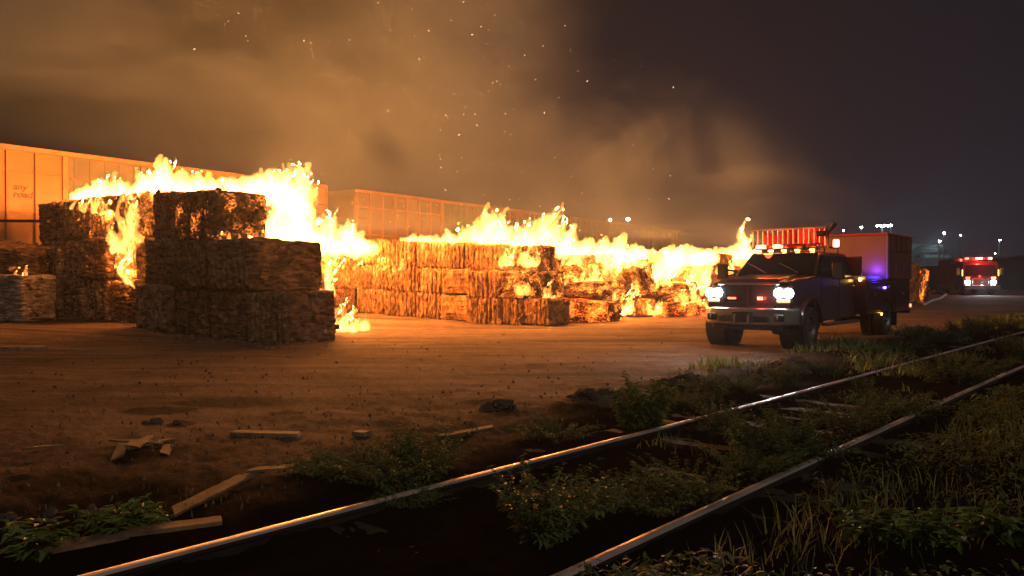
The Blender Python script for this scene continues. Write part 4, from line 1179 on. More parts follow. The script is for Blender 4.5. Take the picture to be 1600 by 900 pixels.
# ------------------------------------------------------------------ far fire engine
def fire_engine():
    Yf = 59.0; px = 1532
    x = (px - 800) / F * Yf
    f = Vector((-0.30, -0.954, 0))
    root = empty("fire_engine", (x, Yf, H(x, Yf)), math.atan2(f.y, f.x))
    tag(root, "distant dark red fire engine with flashing red lights and lit headlights", "fire engine")
    # local +x = forward, +y = left; the front face is x=0
    cab = [(0.0, 0.55), (0.0, 1.35), (-0.12, 2.45), (-0.3, 2.65), (-2.6, 2.7), (-2.6, 0.55)]
    MB().prism(cab, -1.22, 1.22).build("cab", M['paint'], root, 0.06, 2)
    MB().slab([Vector((0.0, 1.08, 1.5)), Vector((0.0, -1.08, 1.5)), Vector((-0.1, -1.0, 2.35)), Vector((-0.1, 1.0, 2.35))], (1, 0, .1), 0.02).build("windshield", M['glass'], root)
    MB().box((0.02, 0, 1.0), (0.05, 1.1, 0.6)).build("grille", M['chrome'], root, 0.02)
    MB().box((0.30, 0, 0.62), (0.6, 2.4, 0.32)).build("bumper", M['chrome'], root, 0.05)
    bd = MB().box((-5.4, 0, 1.75), (5.5, 2.4, 2.5)).build("body", M['paint'], root, 0.04)
    for s in (-1, 1):
        for k in range(3):
            d = MB().box((-3.55 - k * 1.8, s * 1.215, 1.55), (1.7, 0.04, 1.7)).build("shutter", M['boxside'], bd, 0.01)
            MB().box((-3.55 - k * 1.8, s * 1.245, 0.78), (1.2, 0.03, 0.05)).build("handle", M['chrome'], d)
        tr_ = MB().box((-5.4, s * 1.225, 2.9), (5.5, 0.04, 0.06)).box((-5.4, s * 1.225, 0.62), (5.5, 0.04, 0.06))
        tr_.build("trim", M['alu'], bd)
        MB().box((0.05, s * 0.88, 1.02), (0.06, 0.34, 0.26)).build("headlight", M['headlamp'], root, 0.03)
        MB().box((0.05, s * 0.88, 1.36), (0.06, 0.30, 0.12)).build("warning_lamp", M['redlamp'] if s < 0 else M['redlamp_hot'], root, 0.02)
        MB().box((-0.25, s * 1.50, 1.85), (0.12, 0.20, 0.55)).build("mirror", M['amber_dim'] if False else M['chrome'], root, 0.03)
        MB().box((-0.05, s * 1.24, 1.75), (0.10, 0.05, 0.50)).build("marker_lamp", M['amber_dim'], root, 0.02)
        for xx in (-1.2, -6.0):
            wheel(root, xx, s * 1.05, 0.52, 0.32, s)
    # pale words and a red emblem high on the side: too far off to read
    for k, wd in ((0, 0.5), (1, 0.35), (2, 0.6)):
        MB().box((-2.2 - k * 0.65, -1.242, 2.62), (wd, 0.012, 0.12)).build("side_stripe", M['alu'], root)
    lb = empty("light_bar"); lb.parent = root
    MB().box((-0.6, 0, 2.76), (0.35, 2.0, 0.08)).build("base", M['black'], lb)
    for yy, mt in ((-0.8, 'redlamp'), (-0.45, 'redlens'), (-0.08, 'redlamp_hot'), (0.16, 'redlamp_hot'), (0.45, 'redlens'), (0.8, 'redlamp_hot')):
        MB().box((-0.58, yy, 2.88), (0.3, 0.22, 0.16)).build("lens", M[mt], lb, 0.03)
    def lamp(loc, power, col, rad=0.1):
        l = bpy.data.lights.new("strobe_light", 'POINT'); l.energy = power; l.color = col; l.shadow_soft_size = rad
        o = bpy.data.objects.new("strobe_light", l); COL.objects.link(o); o.parent = root; o.location = loc
    lamp((0.5, 0, 2.9), 320, (1, 0.05, 0.03)); lamp((0.6, 0.1, 1.6), 30, (1, 0.05, 0.03))
    l = bpy.data.lights.new("headlight_beam", 'SPOT'); l.energy = 900; l.color = (0.8, 0.95, 1); l.spot_size = R(70); l.spot_blend = 0.8
    o = bpy.data.objects.new("headlight_beam", l); COL.objects.link(o); o.parent = root; o.location = (0.3, 0, 1.0); o.rotation_euler = (R(76), 0, R(-90))
fire_engine()

# ------------------------------------------------------------------ far background
M['tarp'] = simple("pale_teal_lit_roofing", (0.06, 0.09, 0.09), 0.7, 0, 0.2, 0.4)  # teal of the light on the roof is put into its colour
M['night'] = simple("dark_foliage", (0.020, 0.022, 0.018), 0.95, 0, 0.3, 0.5)
M['mast'] = simple("galvanised_mast", (0.12, 0.12, 0.12), 0.6, 0.3)
M['lampwhite'] = glow("floodlight_glow", (0.75, 0.93, 1.0), 120)
M['lampwarm'] = glow("yard_lamp_glow", (1.0, 0.92, 0.72), 90)
def mast(px, py, Y, label, heads=1, mat='lampwhite', size=0.30):
    size *= 0.72
    p = A(px, py, Y); g = H(p.x, p.y) - 0.1
    root = empty("lamp_post", (p.x, p.y, g)); tag(root, label, "street lamp", "lamps far off across the yard")
    hh = p.z - g
    MB().tube((0, 0, 0), (0, 0, hh + 0.1), 0.14, 8, 0.08).build("pole", M['mast'], root)
    for k in range(heads):
        xx = (k - (heads - 1) / 2) * 0.5
        hd = MB().box((xx, -0.10, hh + size * .42 + 0.04), (size * 1.2, 0.45, 0.12)).build("lamp_head", M['mast'], root, 0.02)
        mm_ = MB(); v2_, f2_ = ico(2); mm_.add([(xx + a_ * size * .55, -0.15 + b__ * size * .4, hh - 0.02 + c__ * size * .42) for a_, b__, c__ in v2_], f2_); mm_.build("lens", M[mat], hd)
    if heads > 1: MB().box((0, 0, hh + 0.05), (heads * 0.5, 0.1, 0.1)).build("crossarm", M['mast'], root)
mast(953, 344, 95, "left of two white lamps over the farthest boxcar", size=0.45)
mast(981, 342.5, 90, "right and brighter of two white lamps over the farthest boxcar", size=0.55)
mast(1317, 360, 130, "white lamp right of the truck's roof spotlight")
mast(1345, 355, 130, "white lamp between the mast with many floodlights and the smaller lamp", size=0.45)
mast(1378, 353, 110, "tall mast with a bar of blue white floodlights above the truck's box", 4, size=0.42)
mast(1391, 352, 120, "single white lamp just right of the floodlight mast", size=0.5)
mast(1474, 364, 115, "higher of two lamps at the arch", size=0.45)
mast(1467, 377, 105, "lower of two lamps under the arch", size=0.40)
mast(1500, 367.5, 170, "faint distant lamp right of the arch", size=0.30)
mast(1561, 375, 120, "lamp on a visible pole behind the fire engine", size=0.30)
mast(1554, 396, 160, "low yellow lamp behind the fire engine", mat='lampwarm', size=0.25)

def arch_bridge():
    Yb = 130.0
    root = empty("arched_shelter", (A(1452, 441, Yb).x, Yb, 0.2))
    tag(root, "dark twin arched structure with pale bands on the horizon", "arched structure")
    sc = Yb / F
    for dy in (0, 9):
        m = MB(); n = 26; R0 = 44 * sc + dy * 0.25
        pts = []
        for i in range(n + 1):
            a = math.pi * i / n
            pts.append((R0 * math.cos(a) - dy * 0.9, dy, (CAMZ + 24 * sc - 0.2) + 54 * sc * math.sin(a) - 24 * sc + 0.3))
        for i in range(n): m.tube(pts[i], pts[i + 1], 0.42, 6)
        m.build("arch_rib", M['night'], root)
    for k in range(9):
        a = math.pi * (k + 1) / 10
        z = (CAMZ - 0.2) + 54 * sc * math.sin(a); x = 44 * sc * math.cos(a)
        MB().tube((x, 0.1, 3.9), (x, 0.1, z), 0.06, 5).build("hanger", M['night'], root)
    MB().box((-1, 2, CAMZ + 52 * sc), (54 * sc, 3, 12 * sc)).build("pale_roof", M['tarp'], root)
    MB().box((1, 0.8, CAMZ + 38.5 * sc), (40 * sc, 3, 5 * sc)).build("pale_band", M['tarp'], root)
    MB().box((0, 4, 2.0), (96 * sc, 8, 5.0)).build("base_wall", M['night'], root)
    l = bpy.data.lights.new("flood_light", 'POINT'); l.energy = 1500; l.color = (0.7, 0.95, 1); l.shadow_soft_size = 0.5
    o = bpy.data.objects.new("flood_light", l); COL.objects.link(o); o.location = A(1458, 384, Yb - 9)
arch_bridge()

def treeline():
    V = []; Fc = []
    n = 260
    xs = np.linspace(-260, 420, n)
    top = 6.5 + 2.6 * fbm(xs * 0.06, 0.3, 0.0, 4) + 1.2 * fbm(xs * 0.4, 2.0, 0.0, 2)
    for dy, k in ((0, 1), (8, 0.9)):
        pass
    rows = [(-4, 0.0), (-3, 0.55), (0, 1.0), (4, 0.8), (7, 0.0)]
    for i in range(n):
        for dy, hk in rows:
            V.append((xs[i], 215 + dy + 3 * float(vnoise(xs[i] * .2, dy, 1.0)), 0.0 + max(0, top[i]) * hk))
    k = len(rows)
    for i in range(n - 1):
        for j in range(k - 1): Fc.append((i * k + j, (i + 1) * k + j, (i + 1) * k + j + 1, i * k + j + 1))
    o = mesh_obj("treeline", V, Fc, M['night']); tag(o, "dark low line of trees along the horizon", "treeline", kind="stuff")
treeline()
def sheds():
    for px, w_, h_, Y, lab in ((1585, 60, 48, 95, "low dark shed at the right edge behind the fire engine"), (1445, 80, 30, 75, "dark low container left of the fire engine")):
        p = A(px, 441, Y); ww = w_ / F * Y; hh = h_ / F * Y
        root = empty("shed", (p.x, p.y, H(p.x, p.y) - .05)); tag(root, lab, "shed")
        MB().box((0, 0, hh / 2), (ww, 5, hh)).build("wall", M['night'], root)
        MB().prism([(-ww / 2 - .3, hh), (ww / 2 + .3, hh), (ww / 2 + .3, hh + .12), (0, hh + 0.5), (-ww / 2 - .3, hh + .12)], -2.8, 2.8).build("roof", M['night'], root)
sheds()

# ------------------------------------------------------------------ planks, litter, clods
def plank(px0, py0, px1, py1, wd, th, mat, label, z0=0.0, z1=0.0, lift=0.02, notch=True, name="plank"):
    a = Vector((*G(px0, py0, z0), 0)); b_ = Vector((*G(px1, py1, z1), 0))
    lift = lift - 0.022; a.z = H(a.x, a.y) + lift; b_.z = H(b_.x, b_.y) + lift; wd *= 0.75; th *= 0.55
    c = (a + b_) / 2; d = b_ - a; L = d.length
    n = 14; rnd = random.Random(int(px0 * 7 + py0))
    V = []; Fc = []
    for i in range(n + 1):
        x = -L / 2 + L * i / n
        jj = .07 if notch else .03; w0 = wd / 2 * (1 + rnd.uniform(-jj, jj)); w1 = wd / 2 * (1 + rnd.uniform(-jj, jj))
        e0 = rnd.uniform(-.10, .10) if i in (0, n) and notch else 0
        bend = 0.0
        V += [(x + e0, -w0, bend), (x - e0, w1, bend), (x - e0, w1, bend + th), (x + e0, -w0, bend + th)]
    for i in range(n):
        for j in range(4): Fc.append((i * 4 + j, i * 4 + (j + 1) % 4, (i + 1) * 4 + (j + 1) % 4, (i + 1) * 4 + j))
    Fc += [(0, 1, 2, 3)[::-1], tuple(n * 4 + j for j in (0, 1, 2, 3))]
    m = MB().add(V, Fc); o = m.build(name, mat, None)
    o.location = c; o.rotation_euler = (0, -math.asin(d.z / L), math.atan2(d.y, d.x))
    tag(o, label, "plank")
    return o
plank(364, 680, 468, 682, 0.16, 0.07, M['wood'], "straight squared timber lying alone on the dirt left of the small block", notch=False)
o = plank(556, 678, 574, 680, 0.14, 0.07, M['wood'], "small square wooden block on the dirt", notch=False, name="wood_block")
plank(270, 832, 392, 762, 0.15, 0.03, M['wood'], "long flat board lying diagonally towards the weeds", z0=-.1, z1=-.05, lift=0.03)
plank(392, 762, 474, 741, 0.12, 0.03, M['wood'], "short board continuing the diagonal one under the weeds", z0=-.05, lift=0.05)
plank(70, 905, 190, 882, 0.15, 0.04, M['wood'], "board in the bottom left corner beside the rail", z0=-.1, z1=-.1, lift=0.05)
plank(196, 882, 345, 856, 0.15, 0.04, M['wood'], "ragged board lying along the rail, right of the corner board", z0=-.1, z1=-.1, lift=0.06)
plank(690, 686, 770, 672, 0.12, 0.05, M['wood_dark'], "dark board half buried left of the green weeds")
plank(0, 549, 70, 547, 0.5, 0.12, M['wood'], "pale flat boards lying at the left edge in front of the stack")
plank(1040, 712, 1180, 730, 0.2, 0.06, M['tie'], "dark sleeper end showing between the rails", z0=-.1, z1=-.1)
for i, (a_, lab) in enumerate([((196, 710, 262, 692), "longest splintered board of the scrap heap"), ((182, 722, 192, 706), "short pale board at the scrap heap's left side"), ((206, 714, 222, 700), "square pale scrap in the middle of the scrap heap"),
                        ((256, 716, 262, 702), "small upright scrap at the scrap heap's right end"), ((190, 698, 246, 700), "dark thin board behind the scrap heap"), ((48, 716, 85, 711), "thin pale lath lying left of the scrap heap")]):
    plank(*a_, 0.10 if i != 2 else 0.16, 0.025, M['wood'] if i in (0, 1, 2, 3) else M['wood_dark'], lab, lift=0.03 + 0.02 * (i % 3))

def clod_pile(px, py, w_, h_, n, mat, label, seed, name="dirt_pile", cat="dirt pile", z=0.0):
    rnd = random.Random(seed)
    x0, y0 = G(px, py, z); sc = y0 / F
    W = w_ * sc; Hh = h_ * sc
    V = []; Fc = []; k = 0
    v2, f2 = ico(2)
    for i in range(n):
        t = rnd.uniform(-1, 1); r = rnd.uniform(0.10, 0.30) * Hh * 1.1 + 0.02
        cx = t * W / 2; cyy = rnd.uniform(-.4, .4) * W * 0.35; cz = (1 - abs(t) ** 1.5) * Hh * rnd.uniform(0.0, 0.75)
        P = v2 * np.array([r * rnd.uniform(.8, 1.6), r * rnd.uniform(.8, 1.3), r * rnd.uniform(.6, 1.1)])
        P = P * (1 + 0.30 * fbm(v2[:, 0] * 1.7 + i, v2[:, 1] * 1.7, v2[:, 2] * 1.7, 3))[:, None]
        V.append(P + np.array([cx, cyy, cz])); Fc += [tuple(q + k for q in f) for f in f2]; k += len(v2)
    # mound skirt
    g = 26
    gx, gy = np.meshgrid(np.linspace(-1.2, 1.2, g), np.linspace(-1.2, 1.2, g), indexing='ij')
    rad = np.hypot(gx, gy)
    gz = Hh * 0.55 * np.clip(1 - rad, 0, 1) ** 0.8 * (1 + 0.6 * fbm(gx * 3 + seed, gy * 3, 0.0, 3)) - 0.03 - 0.05 * np.clip(rad - 1, 0, 1)
    Vg = np.stack([gx.ravel() * W * .6, gy.ravel() * W * .28, gz.ravel()], 1)
    V.append(Vg); idx = np.arange(g * g).reshape(g, g) + k
    for i in range(g - 1):
        for j in range(g - 1): Fc.append((int(idx[i, j]), int(idx[i + 1, j]), int(idx[i + 1, j + 1]), int(idx[i, j + 1])))
    o = mesh_obj(name, np.concatenate(V), Fc, mat)
    o.location = (x0, y0, H(x0, y0)); o.rotation_euler = (0, 0, rnd.uniform(-.3, .3))
    tag(o, label, cat)
clod_pile(785, 642, 60, 16, 12, M['clod'], "low dark clod heap alone on the dirt above the rail", 1)
clod_pile(938, 632, 85, 26, 22, M['clod'], "dark clod heap left of the bright green weed", 2)
clod_pile(1068, 606, 70, 20, 16, M['clod'], "reddish rubble heap behind the bright green weed", 3)
clod_pile(1245, 584, 90, 26, 20, M['rock'], "broken rubble heap between the truck's front wheels and the rail", 4)
clod_pile(1190, 592, 40, 16, 8, M['rock'], "few rough rocks left of the broken rubble heap", 5)
clod_pile(240, 661, 30, 7, 6, M['clod'], "small crumbled lump in the dark stain at left", 6)
clod_pile(282, 661, 18, 6, 5, M['clod'], "tiny lump right of the crumbled one", 7)
clod_pile(1445, 466, 46, 12, 14, M['paper'], "pale scrap pile on the ground right of the truck", 8, "scrap_pile", "scrap pile")
clod_pile(90, 820, 160, 14, 10, M['clod'], "low bank of dirt clods in the lower left corner", 9, z=-.05)
# charred drips along the foot of the front stack
def litter():
    rnd = random.Random(3); V = []; Fc = []
    for i in range(1400):
        if i < 920:
            px = rnd.uniform(-40, 1250); py = 505 + 330 * rnd.random() ** 0.8
        else:
            t = rnd.uniform(-0.5, 11.5); c = SO + TD * t + SD * rnd.uniform(-0.9, -0.05)
            px = 800 + F * c.x / c.y; py = HOR + F * (CAMZ - H(c.x, c.y)) / c.y
        x, y = G(px, py)
        if uv(x, y)[1] < 4.2: continue
        z = H(x, y) + 0.006
        s = rnd.uniform(0.008, 0.035) * (1.6 if i > 920 else 0.8 * min(1.0, max(0.3, y / 12))); a = rnd.uniform(0, 6.28)
        k = len(V); tilt = rnd.uniform(0, .05)
        dx, dy = s * math.cos(a), s * math.sin(a); ex, ey = -dy * rnd.uniform(.3, .9), dx * rnd.uniform(.3, .9)
        V += [(x - dx - ex, y - dy - ey, z), (x + dx - ex, y + dy - ey, z + tilt * .4), (x + dx + ex, y + dy + ey, z + tilt), (x - dx + ex, y - dy + ey, z + .012), (x, y, z + 0.03 + tilt * .3)]
        Fc += [(k, k + 1, k + 4), (k + 1, k + 2, k + 4), (k + 2, k + 3, k + 4), (k + 3, k, k + 4)]
    o = mesh_obj("litter", V, Fc, M['paper']); o.data.materials.clear(); o.data.materials.append(simple("charred_scraps", (0.13, 0.085, 0.055), 0.9, 0, 0.7, 0.8))
    tag(o, "charred scraps and pebbles strewn over the dirt", "litter", kind="stuff")
litter()

# hose / cable snaking right of the truck
hz = MB(); pts = [(1418, 469), (1432, 468), (1445, 471), (1456, 468), (1470, 466), (1480, 461), (1468, 459), (1456, 460)]
pp = [(*G(a_, b_, 0.3), 0) for a_, b_ in pts]; pp = [(x, y, H(x, y) + 0.05) for x, y, _ in pp]
for i in range(len(pp) - 1): hz.tube(pp[i], pp[i + 1], 0.07, 6)
o = hz.build("fire_hose", M['paper']); tag(o, "pale fire hose lying on the ground right of the truck's tail", "hose")

# ------------------------------------------------------------------ weeds and grass
def leaf_mat(name, a, b_, tr=0.25):
    m, n, l, bs = new_mat(name)
    oi = n.new("ShaderNodeTexCoord"); ns = n.new("ShaderNodeTexNoise"); ns.inputs["Scale"].default_value = 5
    l.new(oi.outputs["Object"], ns.inputs["Vector"])
    rp = n.new("ShaderNodeValToRGB"); rp.color_ramp.elements[0].position = .35; rp.color_ramp.elements[1].position = .68
    rp.color_ramp.elements[0].color = tuple(a) + (1,); rp.color_ramp.elements[1].color = tuple(b_) + (1,)
    l.new(ns.outputs[0], rp.inputs[0]); l.new(rp.outputs[0], bs.inputs["Base Color"])
    bs.inputs["Roughness"].default_value = 0.6
    tn = n.new("ShaderNodeBsdfTranslucent"); l.new(rp.outputs[0], tn.inputs[0])
    mx = n.new("ShaderNodeMixShader"); mx.inputs[0].default_value = tr
    out = n["Material Output"]; l.new(bs.outputs[0], mx.inputs[1]); l.new(tn.outputs[0], mx.inputs[2]); l.new(mx.outputs[0], out.inputs["Surface"])
    return m
M['weed'] = leaf_mat("weed_leaf", (0.070, 0.105, 0.032), (0.175, 0.235, 0.075))
M['weed_bright'] = leaf_mat("fresh_weed_leaf", (0.08, 0.14, 0.028), (0.17, 0.26, 0.05))
M['grass'] = leaf_mat("dry_green_grass", (0.080, 0.115, 0.028), (0.205, 0.260, 0.072), 0.35)
M['stemm'] = simple("weed_stem", (0.09, 0.075, 0.035), 0.8)

def weed_meshes(seed, nstem, hh, spread, leaf, dens, mat):
    rnd = random.Random(seed); SV = MB(); LV = []; LF = []
    for s in range(nstem):
        a = rnd.uniform(0, 6.28); r0 = rnd.uniform(0, spread * .35)
        p = Vector((r0 * math.cos(a), r0 * math.sin(a), -0.03)); H_ = hh * rnd.uniform(.5, 1.0)
        out = Vector((math.cos(a), math.sin(a), 0)) * spread * rnd.uniform(.2, .9)
        n = 7; prev = p
        for i in range(1, n + 1):
            f = i / n
            q = p + out * f ** 1.4 + Vector((rnd.uniform(-.01, .01), rnd.uniform(-.01, .01), H_ * (f - .15 * f * f)))
            SV.tube(prev, q, 0.004 * (1.2 - f), 3, 0.004 * (1.1 - f), cap=False)
            for k in range(dens):
                b_ = prev.lerp(q, rnd.random())
                la = rnd.uniform(0, 6.28); L = leaf * rnd.uniform(.5, 1.2) * (1.1 - .5 * f)
                d = Vector((math.cos(la), math.sin(la), rnd.uniform(-.3, .7))).normalized(); sd_ = d.cross(Vector((0, 0, 1))).normalized() * L * 0.20
                m1 = b_ + d * L * .45 + Vector((0, 0, .02 * L))
                tp = b_ + d * L + Vector((0, 0, -.25 * L))
                i0 = len(LV); LV += [tuple(b_), tuple(m1 + sd_), tuple(tp), tuple(m1 - sd_)]
                LF += [(i0, i0 + 1, i0 + 2), (i0, i0 + 2, i0 + 3)]
            prev = q
    ml = bpy.data.meshes.new("leaves"); ml.from_pydata(LV, [], LF); ml.materials.append(mat)
    ms = bpy.data.meshes.new("stems"); ms.from_pydata(SV.V, [], SV.F); ms.materials.append(M['stemm'])
    return ml, ms
WM = {
    'bush': weed_meshes(1, 40, 0.55, 0.42, 0.085, 9, M['weed']),
    'bush2': weed_meshes(2, 46, 0.42, 0.55, 0.07, 9, M['weed']),
    'wide': weed_meshes(3, 60, 0.34, 0.62, 0.075, 8, M['weed']),
    'tall': weed_meshes(4, 22, 0.60, 0.28, 0.12, 7, M['weed_bright']),
    'broad': weed_meshes(5, 16, 0.26, 0.26, 0.17, 3, M['weed_bright']),
}
def weed(kind, px, py, sc, label, z=-0.1, hk=1.0, rz=None):
    x, y = G(px, py, z)
    root = empty("weed", (x, y, H(x, y)), rz if rz is not None else random.uniform(0, 6.28))
    root.scale = (sc, sc, sc * hk)
    tag(root, label, "weed", "weeds along the track")
    for nm, me in zip(("leaves", "stem"), WM[kind]):
        o = bpy.data.objects.new(nm, me); COL.objects.link(o); o.parent = root
        if nm == "leaves": o["kind"] = "stuff"
W = [
    ('wide', 545, 775, 0.75, "left third of the big grey green weed patch over the far rail"),
    ('bush2', 610, 785, 0.85, "middle of the big grey green weed patch over the far rail"),
    ('bush', 665, 765, 0.85, "right third of the big grey green weed patch over the far rail"),
    ('wide', 500, 765, 0.5, "thin weeds at the left tip of the big patch"),
    ('wide', 640, 812, 0.45, "small weeds hanging below the big patch, inside the rail"),
    ('bush', 850, 872, 0.90, "dense round bush standing between the rails near the bottom"),
    ('bush2', 905, 835, 0.6, "lower leafy clump right of the dense round bush"),
    ('wide', 1000, 815, 0.75, "low weeds between the rails left of the near rail"),
    ('bush2', 1075, 800, 0.75, "weeds touching the near rail from inside"),
    ('bush', 1125, 690, 0.7, "slender weed between the rails below the rail joint"),
    ('wide', 865, 702, 0.7, "low weeds against the far rail left of the bright green weed"),
    ('tall', 1010, 668, 1.10, "tall bright green weed behind the far rail"),
    ('tall', 985, 672, 0.7, "shorter green weed at the left foot of the tall bright one"),
    ('bush2', 1065, 640, 0.75, "brownish weeds right of the tall bright green one"),
    ('bush', 1110, 628, 0.75, "grey weeds between the tall green one and the rubble"),
    ('bush2', 1160, 618, 0.7, "weeds behind the red lit stretch of rail"),
    ('bush', 1225, 605, 0.7, "weeds at the foot of the broken rubble heap"),
    ('bush2', 1290, 590, 0.75, "weeds right of the broken rubble heap"),
    ('bush', 1195, 740, 0.9, "weed hiding part of the near rail"),
    ('bush2', 1170, 765, 0.7, "weed in front of the red tinted bit of near rail"),
    ('bush', 1240, 720, 0.8, "weed at the bright glint of the near rail"),
    ('wide', 1225, 735, 0.9, "sprawling weed across the near rail"),
    ('broad', 195, 868, 0.85, "broad leaved green plant above the corner boards"),
    ('broad', 60, 893, 0.85, "broad leaved green plant in the bottom left corner"),
    ('broad', 225, 862, 0.6, "small broad leaved plant right of the one above the boards"),
    ('broad', 1365, 890, 0.8, "broad leaved plant in the dark lower right"),
    ('broad', 1440, 895, 0.9, "broad leaved plant near the bottom edge, right of its twin"),
    ('broad', 1560, 890, 0.9, "broad leaved plant in the bottom right corner"),
    ('tall', 1350, 628, 0.5, "small yellow leaved plant between the rails"),
    ('bush', 1432, 545, 0.95, "dark bushy weed under the truck's tail"),
    ('bush2', 1470, 540, 1.1, "dark weeds right of the truck's tail weeds"),
    ('bush', 1505, 536, 1.1, "dark weeds where the far rail fades"),
    ('bush2', 1572, 520, 1.3, "pale feathery bush at the right edge beyond the track"),
    ('bush', 1530, 526, 1.1, "dark weed clump left of the feathery bush at the right edge"),
    ('wide', 1410, 556, 0.9, "low dark weeds beneath the truck's rear wheels"),
    ('bush', 1590, 572, 1.1, "weed at the right edge between the rails"),
    ('bush2', 1490, 612, 1.3, "weed leaning on the near rail at the right"),
    ('wide', 1400, 665, 1.0, "weeds left of the near rail before the grass slope"),
    ('tall', 1340, 572, 0.42, "left of three bright yellow green tufts under the truck's side"),
    ('tall', 1370, 568, 0.46, "middle of three bright yellow green tufts under the truck's side"),
    ('tall', 1400, 563, 0.42, "right of three bright yellow green tufts under the truck's side"),
    ('bush2', 1330, 690, 0.9, "weeds along the near rail's inner side"),
]
for i, (k, px, py, sc, lab) in enumerate(W):
    weed(k, px, py, sc, lab, z=-0.1 if i not in (11, 12, 13, 14, 15, 16, 17) else -0.03)

def grass():
    N = 95000
    rng = np.random.default_rng(4)
    parts = []
    def field(n, u0, u1, v0, v1, dens_fn, h0, h1, wd):
        uu = u0 + (u1 - u0) * rng.random(n) ** 1.3; vv = v0 + (v1 - v0) * rng.random(n)
        x, y = uu * SN - vv * CS, uu * CS + vv * SN
        d = dens_fn(x, y, uu, vv)
        keep = (rng.random(n) < d) & (y > 1.5)
        x, y, d = x[keep], y[keep], d[keep]
        h = h0 + (h1 - h0) * rng.random(len(x)) ** 1.5
        h *= 0.6 + 0.6 * d
        parts.append((x, y, h, np.full(len(x), wd)))
    # slope to the right of the near rail
    field(90000, 2.0, 34, -9.0, 1.95, lambda x, y, u, v: (v < 1.78) * np.clip(0.62 + 0.9 * fbm(x * .7, y * .7, 5.0, 3), 0.05, 1) * (np.abs(x / np.maximum(y, .1)) < 0.85) , 0.05, 0.20, 0.0045)
    # between the rails, sparse
    field(16000, 3, 30, 2.3, 3.5, lambda x, y, u, v: np.clip(-0.15 + 1.1 * fbm(x * .9, y * .9, 7.0, 3), 0, .8) * sstep(3, 6, u), 0.05, 0.20, 0.006)
    # strip behind the far rail
    field(26000, 9, 40, 3.8, 6.0, lambda x, y, u, v: np.clip(0.15 + 1.2 * fbm(x * .6, y * .6, 6.0, 3), 0, .95) * sstep(9, 12, u), 0.06, 0.26, 0.008)
    xs, ys, hs, ws = [np.concatenate([p[i] for p in parts]) for i in range(4)]
    n = len(xs); zs = hgt(xs, ys) - 0.01
    ang = rng.random(n) * 6.283; lean = (0.15 + rng.random(n)) * 0.95 * hs; la = ang + rng.normal(0, .6, n) + 1.57
    ww = ws * (0.6 + 0.8 * rng.random(n)) * np.clip(np.hypot(xs, ys) / 7, 0.8, 2.4)
    dx, dy = np.cos(ang) * ww, np.sin(ang) * ww
    lx, ly = np.cos(la) * lean, np.sin(la) * lean
    V = np.empty((n, 5, 3))
    V[:, 0] = np.stack([xs - dx, ys - dy, zs], 1); V[:, 1] = np.stack([xs + dx, ys + dy, zs], 1)
    V[:, 2] = np.stack([xs + dx * .7 + lx * .35, ys + dy * .7 + ly * .35, zs + hs * .6], 1)
    V[:, 3] = np.stack([xs - dx * .7 + lx * .35, ys - dy * .7 + ly * .35, zs + hs * .6], 1)
    V[:, 4] = np.stack([xs + lx, ys + ly, zs + hs], 1)
    me = bpy.data.meshes.new("grass")
    me.vertices.add(n * 5); me.vertices.foreach_set("co", V.ravel())
    b0 = np.arange(n)[:, None] * 5
    loops = np.concatenate([b0 + np.array([0, 1, 2, 3]), b0 + np.array([3, 2, 4])], 1).ravel()
    me.loops.add(n * 7); me.loops.foreach_set("vertex_index", loops)
    me.polygons.add(n * 2)
    st = (np.arange(n)[:, None] * 7 + np.array([0, 4])).ravel(); me.polygons.foreach_set("loop_start", st)
    me.update(calc_edges=True); me.validate()
    me.materials.append(M['grass'])
    o = bpy.data.objects.new("grass", me); COL.objects.link(o)
    tag(o, "patchy long grass on the slope right of the near rail and along the track", "grass", kind="stuff")
grass()

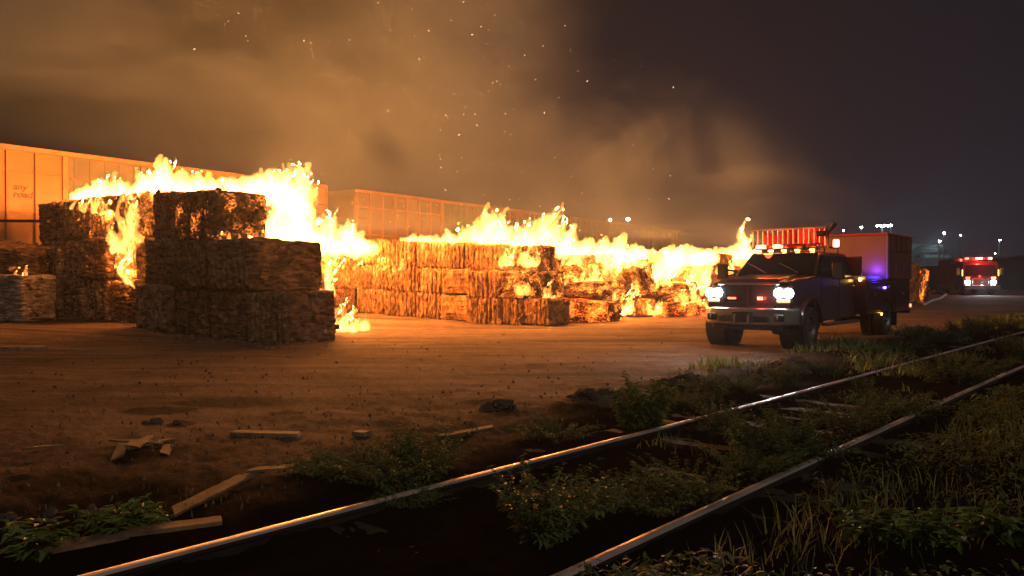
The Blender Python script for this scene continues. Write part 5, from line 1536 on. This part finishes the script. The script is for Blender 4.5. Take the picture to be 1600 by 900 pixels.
def undergrowth():
    rng = np.random.default_rng(8); P = []
    n = 420000
    uu = 2 + 30 * rng.random(n) ** 1.35; vv = -8 + 9.75 * rng.random(n)
    x, y = uu * SN - vv * CS, uu * CS + vv * SN
    d = np.clip(0.42 + 1.4 * fbm(x * 1.1, y * 1.1, 3.0, 3), 0, 1) * (y > 1.6) * (np.abs(x / np.maximum(y, .1)) < .85)
    k = rng.random(n) < d; x, y, d = x[k], y[k], d[k]
    top = 0.10 + 0.26 * d * (0.6 + 0.4 * vnoise(x * 2.3, y * 2.3, 1.0)); z = hgt(x, y) + top * rng.random(len(x)) ** 0.6
    n = len(x); s_ = (0.012 + 0.024 * rng.random(n)) * np.clip(np.hypot(x, y) / 7, .85, 2.0)
    a = rng.random(n) * 6.283; tz = rng.normal(0, .45, n)
    dx, dy = np.cos(a) * s_, np.sin(a) * s_; sx, sy = -np.sin(a) * s_ * .38, np.cos(a) * s_ * .38
    V = np.empty((n, 4, 3))
    V[:, 0] = np.stack([x - dx, y - dy, z - tz * s_], 1); V[:, 1] = np.stack([x + sx, y + sy, z + .2 * s_], 1)
    V[:, 2] = np.stack([x + dx, y + dy, z + tz * s_], 1); V[:, 3] = np.stack([x - sx, y - sy, z + .2 * s_], 1)
    me = bpy.data.meshes.new("undergrowth"); me.vertices.add(n * 4); me.vertices.foreach_set("co", V.ravel())
    me.loops.add(n * 4); me.loops.foreach_set("vertex_index", np.arange(n * 4)); me.polygons.add(n)
    me.polygons.foreach_set("loop_start", np.arange(n) * 4); me.update(calc_edges=True); me.validate()
    me.materials.append(M['weed'])
    o = bpy.data.objects.new("undergrowth", me); COL.objects.link(o)
    tag(o, "low leafy ground cover among the grass right of the near rail", "ground cover", kind="stuff")
undergrowth()

# ------------------------------------------------------------------ sparks
def sparks():
    rnd = random.Random(12); V = []; Fc = []
    m = glow("spark", (1.0, 0.60, 0.30), 3.0, sample=False)
    k = 0
    for i in range(430):
        r = rnd.random()
        if r < 0.62:
            px = rnd.gauss(740, 130); py = 395 - 400 * rnd.random() ** 1.2; Y = rnd.uniform(20, 30)
        elif r < 0.9:
            px = rnd.gauss(480, 110); py = 300 - 290 * rnd.random(); Y = rnd.uniform(17, 24)
        else:
            px = rnd.uniform(850, 1130); py = 390 - 180 * rnd.random() ** 2; Y = rnd.uniform(26, 34)
        if px > 1100: continue
        p = A(px, py, Y); s = rnd.uniform(0.4, 1.0) ** 2 * 0.024 * Y / 24
        a = rnd.uniform(0, 6.28); L = s * rnd.choice([1.0, 1.2, 2.2, 3.5])
        d = Vector((math.cos(a), 0.3 * math.sin(a * 3), math.sin(a))).normalized(); e_ = d.orthogonal().normalized() * s * .5; g_ = d.cross(e_).normalized() * s * .5
        V += [tuple(p + d * L * .5), tuple(p - d * L * .5), tuple(p + e_), tuple(p + g_), tuple(p - e_), tuple(p - g_)]
        for a1, b1 in ((2, 3), (3, 4), (4, 5), (5, 2)): Fc += [(k, k + a1, k + b1), (k + 1, k + b1, k + a1)]
        k += 6
    o = mesh_obj("sparks", V, Fc, m); tag(o, "tiny orange sparks drifting up above the fires", "sparks", kind="stuff")
sparks()
